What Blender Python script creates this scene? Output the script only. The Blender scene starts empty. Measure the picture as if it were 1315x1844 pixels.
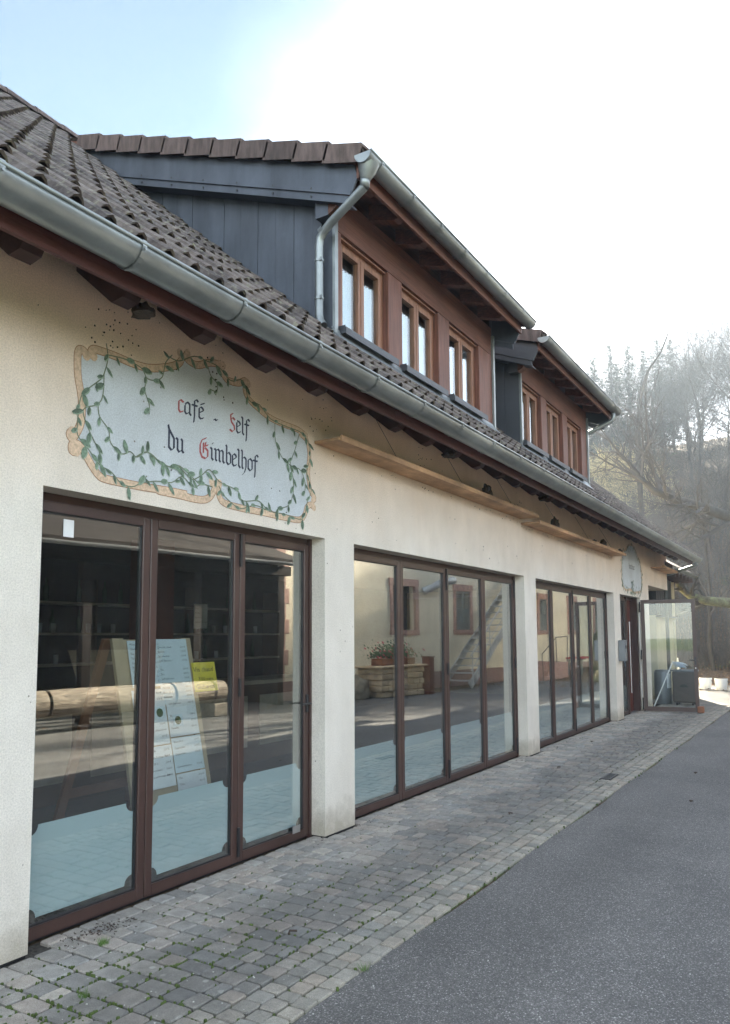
import bpy, bmesh, math, random
from mathutils import Vector, Matrix, noise
R_ = math.radians
rnd = random.Random(7)
S = bpy.context.scene
COL = S.collection

# ------------------------------------------------------------------ camera
cam_d = bpy.data.cameras.new('camera'); cam = bpy.data.objects.new('camera', cam_d); COL.objects.link(cam)
cam.rotation_euler = Matrix(((0.519057, -0.076451, -0.851314),(-0.854722, -0.052841, -0.516389),(-0.005506, 0.995672, -0.092772))).to_euler()
cam.location = (0, -3.562, 1.6)
cam_d.sensor_fit = 'VERTICAL'; cam_d.sensor_height = 36.0
cam_d.lens = 36.0 * 1390.0 / 1844.0
cam_d.shift_y = 0.05215
cam_d.clip_end = 2000; cam_d.clip_start = 0.05
S.camera = cam

# ------------------------------------------------------------------ world, sun, exposure
SUN_AZ, SUN_EL = 22.0, 22.5
w = bpy.data.worlds.new("World"); S.world = w; w.use_nodes = True
nt = w.node_tree; nt.nodes.clear()
sky = nt.nodes.new('ShaderNodeTexSky'); sky.sky_type = 'NISHITA'; sky.sun_disc = False
sky.sun_elevation = R_(SUN_EL); sky.sun_rotation = R_(90 - SUN_AZ)
sky.air_density = 1.0; sky.dust_density = 0.5; sky.ozone_density = 1.0; sky.altitude = 300
bg = nt.nodes.new('ShaderNodeBackground'); bg.inputs[1].default_value = 0.05
wo = nt.nodes.new('ShaderNodeOutputWorld')
# thin high veil over most of the sky (bright, whitish); clear blue where it opens, upper left in the view
hs = nt.nodes.new('ShaderNodeHueSaturation'); hs.inputs['Saturation'].default_value = 0.5; nt.links.new(sky.outputs[0], hs.inputs['Color'])
clr = nt.nodes.new('ShaderNodeMix'); clr.data_type = 'RGBA'; clr.blend_type = 'MULTIPLY'; clr.inputs[0].default_value = 1.0
nt.links.new(sky.outputs[0], clr.inputs[6]); clr.inputs[7].default_value = (0.10, 0.165, 0.205, 1)
tcw = nt.nodes.new('ShaderNodeTexCoord')
nzw = nt.nodes.new('ShaderNodeTexNoise'); nzw.inputs['Scale'].default_value = 2.1; nzw.inputs['Detail'].default_value = 7; nzw.inputs['Roughness'].default_value = 0.52; nzw.inputs['Distortion'].default_value = 0.4
nt.links.new(tcw.outputs['Generated'], nzw.inputs['Vector'])
dpw = nt.nodes.new('ShaderNodeVectorMath'); dpw.operation = 'DOT_PRODUCT'
gaz, gel = 68.0, 44.0
dpw.inputs[1].default_value = (math.cos(R_(gel)) * math.cos(R_(gaz)), math.cos(R_(gel)) * math.sin(R_(gaz)), math.sin(R_(gel)))
nt.links.new(tcw.outputs['Generated'], dpw.inputs[0])
maw = nt.nodes.new('ShaderNodeMath'); maw.operation = 'MULTIPLY_ADD'; maw.inputs[1].default_value = 0.34; nt.links.new(nzw.outputs[0], maw.inputs[0]); nt.links.new(dpw.outputs['Value'], maw.inputs[2])
mrw = nt.nodes.new('ShaderNodeMapRange'); mrw.interpolation_type = 'SMOOTHSTEP'; mrw.inputs[1].default_value = 0.82; mrw.inputs[2].default_value = 1.11; nt.links.new(maw.outputs[0], mrw.inputs[0])
mxw = nt.nodes.new('ShaderNodeMix'); mxw.data_type = 'RGBA'
nt.links.new(mrw.outputs[0], mxw.inputs[0]); nt.links.new(hs.outputs[0], mxw.inputs[6]); nt.links.new(clr.outputs[2], mxw.inputs[7])
nt.links.new(mxw.outputs[2], bg.inputs[0]); nt.links.new(bg.outputs[0], wo.inputs[0])
sd = bpy.data.lights.new('sun', 'SUN'); sun = bpy.data.objects.new('sun', sd); COL.objects.link(sun)
sd.energy = 5.0; sd.angle = R_(0.53); sd.color = (1.0, 0.9, 0.74)
sv = Vector((math.cos(R_(SUN_EL)) * math.cos(R_(SUN_AZ)), math.cos(R_(SUN_EL)) * math.sin(R_(SUN_AZ)), math.sin(R_(SUN_EL))))
sun.rotation_euler = sv.to_track_quat('Z', 'Y').to_euler(); sun.location = (30, 12, 30)
S.view_settings.view_transform = 'Standard'; S.view_settings.look = 'None'
S.view_settings.exposure = 3.9; S.view_settings.gamma = 1.0
S.render.engine = 'CYCLES'
cy = S.cycles
cy.use_denoising = True; cy.max_bounces = 8; cy.diffuse_bounces = 6; cy.glossy_bounces = 5
cy.transparent_max_bounces = 24; cy.volume_bounces = 1; cy.caustics_reflective = False; cy.caustics_refractive = False
cy.sample_clamp_indirect = 6.0
try: cy.volume_step_rate = 4
except Exception: pass

# ------------------------------------------------------------------ helpers
class MB:
    """collects shapes into one mesh"""
    def __init__(s): s.v = []; s.f = []; s.mi = []
    def add(s, vs, fs, m=0):
        b = len(s.v); s.v += [tuple(p) for p in vs]
        for f in fs: s.f.append(tuple(b + i for i in f)); s.mi.append(m)
        return s
    def box(s, x0, x1, y0, y1, z0, z1, m=0):
        vs = [(x, y, z) for z in (z0, z1) for y in (y0, y1) for x in (x0, x1)]
        return s.add(vs, [(0, 2, 3, 1), (4, 5, 7, 6), (0, 1, 5, 4), (2, 6, 7, 3), (0, 4, 6, 2), (1, 3, 7, 5)], m)
    def cbox(s, x0, x1, y0, y1, z0, z1, c=0.01, m=0):
        """box with bevelled edges (chamfer c) by bmesh"""
        bm = bmesh.new()
        bmesh.ops.create_cube(bm, size=1)
        for v in bm.verts: v.co = Vector(((x0 + x1) / 2 + v.co.x * (x1 - x0), (y0 + y1) / 2 + v.co.y * (y1 - y0), (z0 + z1) / 2 + v.co.z * (z1 - z0)))
        bmesh.ops.bevel(bm, geom=bm.edges[:], offset=c, segments=1, affect='EDGES')
        bm.verts.index_update()
        s.add([v.co[:] for v in bm.verts], [[v.index for v in f.verts] for f in bm.faces], m); bm.free(); return s
    def prism(s, pts, d, m=0, cap=True):
        """extrude closed 3-D polygon pts by vector d"""
        n = len(pts); d = Vector(d); P = [Vector(p) for p in pts]
        vs = [p[:] for p in P] + [(p + d)[:] for p in P]
        fs = [(i, (i + 1) % n, n + (i + 1) % n, n + i) for i in range(n)]
        if cap: fs += [tuple(range(n))[::-1], tuple(range(n, 2 * n))]
        return s.add(vs, fs, m)
    def beam(s, a, b, w, h, up=(0, 0, 1), m=0):
        a = Vector(a); b = Vector(b); t = (b - a).normalized(); u = Vector(up)
        r = t.cross(u).normalized(); u = r.cross(t)
        q = [a + r * i * w / 2 + u * j * h / 2 for i, j in ((-1, -1), (1, -1), (1, 1), (-1, 1))]
        return s.prism(q, b - a, m)
    def tube(s, path, rad, n=8, m=0, caps=True):
        P = [Vector(p) for p in path]; k = len(P)
        if not hasattr(rad, '__len__'): rad = [rad] * k
        base = len(s.v); prev = None
        for i, p in enumerate(P):
            t = (P[min(i + 1, k - 1)] - P[max(i - 1, 0)]).normalized()
            if prev is None:
                r = t.cross(Vector((0, 0, 1)));
                if r.length < 0.1: r = t.cross(Vector((0, 1, 0)))
                r.normalize()
            else:
                r = prev - t * prev.dot(t); r.normalize()
            prev = r; u = t.cross(r)
            for j in range(n):
                a = 2 * math.pi * j / n
                s.v.append((p + (r * math.cos(a) + u * math.sin(a)) * rad[i])[:])
        for i in range(k - 1):
            for j in range(n):
                s.f.append((base + i * n + j, base + i * n + (j + 1) % n, base + (i + 1) * n + (j + 1) % n, base + (i + 1) * n + j)); s.mi.append(m)
        if caps and n > 2:
            s.f.append(tuple(base + j for j in range(n))[::-1]); s.mi.append(m)
            s.f.append(tuple(base + (k - 1) * n + j for j in range(n))); s.mi.append(m)
        return s
    def ring(s, path, prof, m=0):
        pass
    def build(s, name, mats, parent=None, smooth=False):
        me = bpy.data.meshes.new(name); me.from_pydata(s.v, [], s.f)
        if not isinstance(mats, (list, tuple)): mats = [mats]
        for q in mats: me.materials.append(q)
        if any(s.mi): me.polygons.foreach_set('material_index', s.mi)
        if smooth: me.polygons.foreach_set('use_smooth', [True] * len(me.polygons))
        me.update()
        o = bpy.data.objects.new(name, me); COL.objects.link(o)
        if parent: o.parent = parent
        return o

def tag(o, label=None, cat=None, group=None, kind=None):
    if label: o['label'] = label
    if cat: o['category'] = cat
    if group: o['group'] = group
    if kind: o['kind'] = kind
    return o
def empty(name, loc=(0, 0, 0), label=None, cat=None, group=None, rz=0):
    o = bpy.data.objects.new(name, None); COL.objects.link(o); o.location = loc; o.rotation_euler = (0, 0, rz)
    o.empty_display_size = 0.1
    return tag(o, label, cat, group)
def keep(o, root):
    """parent o (built in world coordinates) under root sitting at a location without rotation"""
    o.parent = root; o.matrix_parent_inverse = Matrix.Translation(-root.location)
    return o
def copy_tree(o, parent=None):
    c = o.copy(); COL.objects.link(c); c.parent = parent
    for ch in list(o.children): copy_tree(ch, c)
    return c

# ------------------------------------------------------------------ materials
class NT:
    def __init__(s, m): s.t = m.node_tree; s.t.nodes.clear()
    def n(s, typ, **kw):
        x = s.t.nodes.new(typ)
        for k, v in kw.items():
            if k.startswith('i_'):
                key = k[2:]; key = int(key) if key.isdigit() else key.replace('_', ' ')
                x.inputs[key].default_value = v
            else: setattr(x, k, v)
        return x
    def l(s, a, b): s.t.links.new(a, b)
    def ramp(s, fac, stops):
        r = s.n('ShaderNodeValToRGB'); e = r.color_ramp.elements
        while len(e) > 1: e.remove(e[-1])
        e[0].position = stops[0][0]; e[0].color = stops[0][1]
        for p, c in stops[1:]: q = e.new(p); q.color = c
        if fac is not None: s.l(fac, r.inputs[0])
        return r
    def mix(s, fac, a, b, typ='MIX'):
        x = s.n('ShaderNodeMix', data_type='RGBA', blend_type=typ)
        for sock, val in ((x.inputs[0], fac), (x.inputs[6], a), (x.inputs[7], b)):
            if hasattr(val, 'links') or hasattr(val, 'is_output'): s.l(val, sock)
            else: sock.default_value = val
        return x.outputs[2]
def c4(r, g=None, b=None):
    if g is None: return (r, r, r, 1)
    return (r, g, b, 1)
def pmat(name, base, rough=0.7, metal=0.0, var=0.25, vscale=3.0, bump=0.0, bscale=60.0, spec=0.5, coords='Object', stretch=None, dark=None, rndv=0.0, dirt=0.0):
    m = bpy.data.materials.new(name); m.use_nodes = True; t = NT(m)
    out = t.n('ShaderNodeOutputMaterial'); p = t.n('ShaderNodeBsdfPrincipled')
    p.inputs['Roughness'].default_value = rough; p.inputs['Metallic'].default_value = metal
    p.inputs['Specular IOR Level'].default_value = spec
    t.l(p.outputs[0], out.inputs[0])
    geo = t.n('ShaderNodeNewGeometry'); vec = geo.outputs['Position']
    if stretch:
        mp = t.n('ShaderNodeMapping'); mp.inputs['Scale'].default_value = stretch; t.l(vec, mp.inputs[0]); vec = mp.outputs[0]
    no = t.n('ShaderNodeTexNoise', i_Scale=vscale, i_Detail=6.0, i_Roughness=0.6); t.l(vec, no.inputs['Vector'])
    lo = [max(0, c * (1 - var)) for c in base]; hi = [min(1, c * (1 + var)) for c in base]
    if dark: lo = dark
    r = t.ramp(no.outputs[0], [(0.3, c4(*lo)), (0.7, c4(*hi))])
    colr = r.outputs[0]
    if rndv:
        oi = t.n('ShaderNodeObjectInfo'); ma = t.n('ShaderNodeMath', operation='ADD'); t.l(oi.outputs['Random'], ma.inputs[0]); t.l(geo.outputs['Random Per Island'], ma.inputs[1])
        fr = t.n('ShaderNodeMath', operation='FRACT'); t.l(ma.outputs[0], fr.inputs[0])
        mr = t.n('ShaderNodeMapRange'); mr.inputs[3].default_value = 1 - rndv; mr.inputs[4].default_value = 1 + rndv; t.l(fr.outputs[0], mr.inputs[0])
        colr = t.mix(1.0, colr, mr.outputs[0], 'MULTIPLY')
    if dirt:
        n3 = t.n('ShaderNodeTexNoise', i_Scale=1.3, i_Detail=8.0, i_Roughness=0.7); t.l(geo.outputs['Position'], n3.inputs['Vector'])
        r3 = t.ramp(n3.outputs[0], [(0.35, c4(1 - dirt)), (0.65, c4(1.0))])
        colr = t.mix(1.0, colr, r3.outputs[0], 'MULTIPLY')
    t.l(colr, p.inputs['Base Color'])
    if bump:
        n2 = t.n('ShaderNodeTexNoise', i_Scale=bscale, i_Detail=4.0); t.l(vec, n2.inputs['Vector'])
        bp = t.n('ShaderNodeBump', i_Strength=bump, i_Distance=0.01); t.l(n2.outputs[0], bp.inputs['Height']); t.l(bp.outputs[0], p.inputs['Normal'])
    m['p'] = 0
    return m

M = {}
# stucco, rain-faded below; upper colour has warm bounce light painted in under the eaves
def stucco(name, low, high, zlo, zhi):
    m = bpy.data.materials.new(name); m.use_nodes = True; t = NT(m)
    out = t.n('ShaderNodeOutputMaterial'); p = t.n('ShaderNodeBsdfPrincipled', i_Roughness=0.92); t.l(p.outputs[0], out.inputs[0])
    p.inputs['Specular IOR Level'].default_value = 0.15
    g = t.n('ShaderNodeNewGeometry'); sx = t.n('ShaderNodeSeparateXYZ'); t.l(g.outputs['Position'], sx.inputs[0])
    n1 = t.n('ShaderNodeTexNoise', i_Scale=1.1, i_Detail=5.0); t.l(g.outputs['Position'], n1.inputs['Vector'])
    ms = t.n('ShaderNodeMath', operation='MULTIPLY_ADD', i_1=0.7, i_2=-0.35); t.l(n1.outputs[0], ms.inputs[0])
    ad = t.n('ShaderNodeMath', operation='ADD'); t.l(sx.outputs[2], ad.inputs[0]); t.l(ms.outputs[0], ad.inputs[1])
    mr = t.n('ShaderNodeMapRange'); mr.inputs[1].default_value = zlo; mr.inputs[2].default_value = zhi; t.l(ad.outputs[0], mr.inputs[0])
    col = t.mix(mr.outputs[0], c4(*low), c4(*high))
    # blotches and rain streaks
    mp = t.n('ShaderNodeMapping'); mp.inputs['Scale'].default_value = (1.6, 1.6, 0.9); t.l(g.outputs['Position'], mp.inputs[0])
    n2 = t.n('ShaderNodeTexNoise', i_Scale=1.2, i_Detail=7.0, i_Roughness=0.65); t.l(mp.outputs[0], n2.inputs['Vector'])
    col = t.mix(1.0, col, t.ramp(n2.outputs[0], [(0.3, c4(0.87, 0.86, 0.845)), (0.62, c4(1.03, 1.03, 1.03))]).outputs[0], 'MULTIPLY')
    # dirty splash zone along the foot
    n4 = t.n('ShaderNodeTexNoise', i_Scale=9.0, i_Detail=5.0); t.l(g.outputs['Position'], n4.inputs['Vector'])
    m4 = t.n('ShaderNodeMath', operation='MULTIPLY_ADD', i_1=-0.35, i_2=0.12); t.l(n4.outputs[0], m4.inputs[0])
    a4 = t.n('ShaderNodeMath', operation='ADD'); t.l(sx.outputs[2], a4.inputs[0]); t.l(m4.outputs[0], a4.inputs[1])
    col = t.mix(1.0, col, t.ramp(a4.outputs[0], [(0.0, c4(0.62, 0.6, 0.56)), (0.22, c4(1.0))]).outputs[0], 'MULTIPLY')
    # fine grain of the render coat
    n3 = t.n('ShaderNodeTexNoise', i_Scale=105.0, i_Detail=4.0, i_Roughness=0.8); t.l(g.outputs['Position'], n3.inputs['Vector'])
    col = t.mix(1.0, col, t.ramp(n3.outputs[0], [(0.34, c4(0.78)), (0.6, c4(1.05))]).outputs[0], 'MULTIPLY')
    # small dark fly specks
    vo = t.n('ShaderNodeTexVoronoi', i_Scale=7.0); t.l(g.outputs['Position'], vo.inputs['Vector'])
    col = t.mix(t.ramp(vo.outputs['Distance'], [(0.035, c4(0.8)), (0.05, c4(0.0))]).outputs[0], col, c4(0.12, 0.09, 0.06))
    t.l(col, p.inputs['Base Color'])
    bp = t.n('ShaderNodeBump', i_Strength=0.9, i_Distance=0.006); t.l(n3.outputs[0], bp.inputs['Height']); t.l(bp.outputs[0], p.inputs['Normal'])
    return m
M['stucco'] = stucco('stucco', (0.79, 0.74, 0.665), (0.86, 0.68, 0.53), 2.3, 3.5)  # upper colour raised to brighten the wall under the eaves
M['house_stucco'] = stucco('house_stucco', (0.78, 0.70, 0.52), (0.78, 0.72, 0.58), 0.5, 4.0)
M['annex_stucco'] = stucco('annex_stucco', (0.66, 0.62, 0.46), (0.66, 0.58, 0.40), 0.5, 3.0)
M['mural_white'] = stucco('mural_white', (0.60, 0.65, 0.69), (0.60, 0.64, 0.67), 0.5, 4.0)
M['brown_alu'] = pmat('brown_alu', (0.065, 0.034, 0.028), 0.38, 0.0, 0.15, 2.0, dirt=0.25)
M['dark_gap'] = pmat('dark_gap', (0.012, 0.011, 0.011), 0.8)
M['black_metal'] = pmat('black_metal', (0.02, 0.02, 0.022), 0.45)
M['zinc'] = pmat('zinc', (0.29, 0.315, 0.315), 0.42, 0.75, 0.28, 1.6, bump=0.05, bscale=20, dirt=0.25)
M['zinc_dull'] = pmat('zinc_dull', (0.22, 0.24, 0.25), 0.5, 0.6, 0.2, 4.0)
M['fascia'] = pmat('fascia', (0.075, 0.021, 0.016), 0.7, 0, 0.35, 1.5, bump=0.25, bscale=40, stretch=(0.3, 3, 3), dirt=0.4)
M['rafter'] = pmat('rafter', (0.06, 0.022, 0.016), 0.75, 0, 0.4, 3, bump=0.25, bscale=30, dirt=0.4)
M['dorm_wood'] = pmat('dorm_wood', (0.135, 0.054, 0.035), 0.6, 0, 0.5, 4.0, bump=0.25, bscale=8, stretch=(0.5, 5, 14), dirt=0.3)
M['dorm_post'] = pmat('dorm_post', (0.145, 0.056, 0.036), 0.6, 0, 0.5, 4.0, bump=0.25, bscale=8, stretch=(12, 12, 0.6), dirt=0.2)
M['win_wood'] = pmat('win_wood', (0.21, 0.098, 0.056), 0.5, 0, 0.35, 5, stretch=(8, 8, 0.8))
M['cladding'] = pmat('cladding', (0.07, 0.082, 0.105), 0.5, 0.2, 0.3, 1.2, stretch=(4, 4, 0.7), dirt=0.3)
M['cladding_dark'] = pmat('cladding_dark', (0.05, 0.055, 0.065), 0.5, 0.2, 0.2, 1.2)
M['raw_board'] = pmat('raw_board', (0.60, 0.36, 0.20), 0.75, 0, 0.25, 2.0, bump=0.2, bscale=30, stretch=(0.4, 5, 5), dirt=0.6)
M['nest_mud'] = pmat('nest_mud', (0.045, 0.032, 0.022), 0.95, 0, 0.5, 30, bump=0.8, bscale=60)
M['verge'] = pmat('verge', (0.088, 0.062, 0.056), 0.85, 0, 0.45, 6, bump=0.3, bscale=60, stretch=(3, 3, 0.7), dark=(0.05, 0.035, 0.03), rndv=0.25)
M['curtain'] = pmat('curtain', (0.50, 0.62, 0.74), 0.8, 0, 0.06, 5)
M['film'] = pmat('film', (0.50, 0.63, 0.675), 0.6, 0, 0.06, 0.8, stretch=(1, 1, 3))
M['paper'] = pmat('paper', (0.86, 0.90, 0.93), 0.6, 0, 0.04, 6)
M['paper_b'] = pmat('paper_b', (0.72, 0.84, 0.91), 0.6, 0, 0.04, 6)
M['yellow'] = pmat('yellow', (0.88, 0.74, 0.07), 0.6, 0, 0.05, 6)
M['ink'] = pmat('ink', (0.02, 0.02, 0.022), 0.7)
M['ink_blue'] = pmat('ink_blue', (0.035, 0.042, 0.07), 0.85, 0, 0.9, 90)
M['ink_red'] = pmat('ink_red', (0.34, 0.09, 0.09), 0.85, 0, 0.5, 90)
M['ink_grey'] = pmat('ink_grey', (0.10, 0.09, 0.09), 0.85)
M['scroll'] = pmat('scroll', (0.66, 0.49, 0.35), 0.9, 0, 0.28, 50, dirt=0.2)
M['scroll_edge'] = pmat('scroll_edge', (0.30, 0.16, 0.09), 0.9, 0, 0.2, 14)
M['leaf_paint'] = pmat('leaf_paint', (0.13, 0.185, 0.135), 0.9, 0, 0.55, 45, rndv=0.35)
M['leaf_light'] = pmat('leaf_light', (0.27, 0.35, 0.27), 0.9, 0, 0.2, 12)
M['stem_paint'] = pmat('stem_paint', (0.16, 0.19, 0.13), 0.9)
M['pine_board'] = pmat('pine_board', (0.50, 0.40, 0.26), 0.6, 0, 0.15, 4, stretch=(3, 3, 0.5))
M['orange_wood'] = pmat('orange_wood', (0.24, 0.10, 0.05), 0.6, 0, 0.2, 4)
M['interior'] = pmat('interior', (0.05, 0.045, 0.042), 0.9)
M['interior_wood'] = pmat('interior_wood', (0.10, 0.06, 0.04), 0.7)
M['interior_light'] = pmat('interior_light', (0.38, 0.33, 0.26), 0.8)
M['bottle'] = pmat('bottle', (0.05, 0.09, 0.06), 0.15)
M['glassware'] = pmat('glassware', (0.4, 0.42, 0.42), 0.2)
M['red_door'] = pmat('red_door', (0.13, 0.035, 0.025), 0.6, 0, 0.15, 3, dirt=0.2)
M['white_paint'] = pmat('white_paint', (0.75, 0.76, 0.76), 0.5, 0, 0.06, 8)
M['steel'] = pmat('steel', (0.5, 0.5, 0.5), 0.35, 0.8, 0.1, 8)
M['grey_bin'] = pmat('grey_bin', (0.20, 0.215, 0.23), 0.45, 0.3, 0.15, 4)
M['brown_bin'] = pmat('brown_bin', (0.085, 0.07, 0.06), 0.6, 0, 0.15, 4)
M['sandstone'] = pmat('sandstone', (0.38, 0.235, 0.19), 0.9, 0, 0.3, 9, bump=0.5, bscale=50)
M['plinth'] = pmat('plinth', (0.30, 0.19, 0.16), 0.9, 0, 0.15, 4)
M['yellow_stone'] = pmat('yellow_stone', (0.52, 0.40, 0.26), 0.9, 0, 0.3, 5, bump=0.8, bscale=20, rndv=0.2)
M['shutter'] = pmat('shutter', (0.17, 0.19, 0.18), 0.6)
M['galv'] = pmat('galv', (0.45, 0.46, 0.46), 0.45, 0.5, 0.15, 6)
M['log'] = pmat('log', (0.30, 0.25, 0.19), 0.9, 0, 0.7, 4, bump=1.0, bscale=10, stretch=(0.7, 6, 6), dirt=0.4)
M['barn_wood'] = pmat('barn_wood', (0.03, 0.026, 0.024), 0.95, 0, 0.3, 3, spec=0.1)
M['flower_red'] = pmat('flower_red', (0.5, 0.06, 0.08), 0.7)
M['flower_green'] = pmat('flower_green', (0.06, 0.11, 0.035), 0.8, 0, 0.4, 20)
M['boulder'] = pmat('boulder', (0.26, 0.22, 0.16), 0.95, 0, 0.4, 5, bump=0.8, bscale=20)
M['red_cloth'] = pmat('red_cloth', (0.42, 0.05, 0.05), 0.7)
M['bark'] = pmat('bark', (0.05, 0.046, 0.042), 0.9, 0, 0.35, 4)
M['bark_moss'] = pmat('bark_moss', (0.14, 0.15, 0.075), 0.95, 0, 0.5, 5, dark=(0.07, 0.055, 0.045), bump=0.5, bscale=20)
M['twig'] = pmat('twig', (0.07, 0.066, 0.063), 0.9, 0, 0.3, 2)
M['twig_pale'] = pmat('twig_pale', (0.46, 0.38, 0.20), 0.9, 0, 0.3, 2)
M['needles'] = pmat('needles', (0.03, 0.05, 0.038), 0.8, 0, 0.4, 1.2)
M['dry_leaf'] = pmat('dry_leaf', (0.20, 0.125, 0.07), 0.9, 0, 0.5, 3)
M['moss'] = pmat('moss', (0.06, 0.09, 0.018), 0.95, 0, 0.4, 25, bump=1.0, bscale=90)
M['grass'] = pmat('grass', (0.09, 0.17, 0.03), 0.8, 0, 0.4, 20)
M['petal'] = pmat('petal', (0.5, 0.5, 0.46), 0.8)
M['drain_iron'] = pmat('drain_iron', (0.05, 0.05, 0.05), 0.6)
M['debris'] = pmat('debris', (0.06, 0.042, 0.032), 0.95)

def glass_mat(name, r0, power, tint):
    m = bpy.data.materials.new(name); m.use_nodes = True; t = NT(m)
    out = t.n('ShaderNodeOutputMaterial'); mx = t.n('ShaderNodeMixShader')
    tr = t.n('ShaderNodeBsdfTransparent', i_Color=c4(*tint)); gl = t.n('ShaderNodeBsdfGlossy', i_Roughness=0.0)
    gl.inputs['Color'].default_value = (1, 1, 1, 1)
    lw = t.n('ShaderNodeLayerWeight', i_Blend=0.5)
    pw = t.n('ShaderNodeMath', operation='POWER', i_1=power); t.l(lw.outputs['Facing'], pw.inputs[0])
    ma = t.n('ShaderNodeMath', operation='MULTIPLY_ADD', i_1=1 - r0, i_2=r0); t.l(pw.outputs[0], ma.inputs[0])
    # slightly uneven float glass
    g = t.n('ShaderNodeNewGeometry'); no = t.n('ShaderNodeTexNoise', i_Scale=1.1, i_Detail=1.0); t.l(g.outputs['Position'], no.inputs['Vector'])
    bp = t.n('ShaderNodeBump', i_Strength=0.10, i_Distance=0.01); t.l(no.outputs[0], bp.inputs['Height']); t.l(bp.outputs[0], gl.inputs['Normal'])
    t.l(ma.outputs[0], mx.inputs[0]); t.l(tr.outputs[0], mx.inputs[1]); t.l(gl.outputs[0], mx.inputs[2]); t.l(mx.outputs[0], out.inputs[0])
    return m
M['glass'] = glass_mat('glass', 0.11, 2.2, (0.93, 0.96, 0.95))
M['glass_up'] = glass_mat('glass_up', 0.04, 4.6, (0.9, 0.93, 0.93))

def tile_mat():
    m = bpy.data.materials.new('roof_clay'); m.use_nodes = True; t = NT(m)
    out = t.n('ShaderNodeOutputMaterial'); p = t.n('ShaderNodeBsdfPrincipled', i_Roughness=0.55); t.l(p.outputs[0], out.inputs[0])
    g = t.n('ShaderNodeNewGeometry'); pos = g.outputs['Position']
    n1 = t.n('ShaderNodeTexNoise', i_Scale=7.0, i_Detail=8.0, i_Roughness=0.7); t.l(pos, n1.inputs['Vector'])
    col = t.ramp(n1.outputs[0], [(0.3, c4(0.028, 0.022, 0.020)), (0.5, c4(0.085, 0.068, 0.060)), (0.7, c4(0.15, 0.128, 0.11))]).outputs[0]
    oi = t.n('ShaderNodeObjectInfo'); a = t.n('ShaderNodeMath', operation='ADD'); t.l(oi.outputs['Random'], a.inputs[0]); t.l(g.outputs['Random Per Island'], a.inputs[1])
    f = t.n('ShaderNodeMath', operation='FRACT'); t.l(a.outputs[0], f.inputs[0])
    col = t.mix(1.0, col, t.ramp(f.outputs[0], [(0, c4(0.7, 0.68, 0.68)), (1, c4(1.35, 1.3, 1.25))]).outputs[0], 'MULTIPLY')
    n2 = t.n('ShaderNodeTexNoise', i_Scale=26.0, i_Detail=4.0); t.l(pos, n2.inputs['Vector'])
    col = t.mix(t.ramp(n2.outputs[0], [(0.56, c4(0)), (0.7, c4(0.75))]).outputs[0], col, c4(0.20, 0.19, 0.13))
    t.l(col, p.inputs['Base Color'])
    t.l(t.ramp(n1.outputs[0], [(0.35, c4(0.85)), (0.65, c4(0.5))]).outputs[0], p.inputs['Roughness'])
    bp = t.n('ShaderNodeBump', i_Strength=0.6, i_Distance=0.01); t.l(n2.outputs[0], bp.inputs['Height']); t.l(bp.outputs[0], p.inputs['Normal'])
    return m
M['tile'] = tile_mat()
M['tile_channel'] = pmat('tile_channel', (0.15, 0.15, 0.16), 0.33, 0, 0.45, 8, rndv=0.3, bump=0.15, bscale=80, dark=(0.055, 0.045, 0.04))

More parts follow.
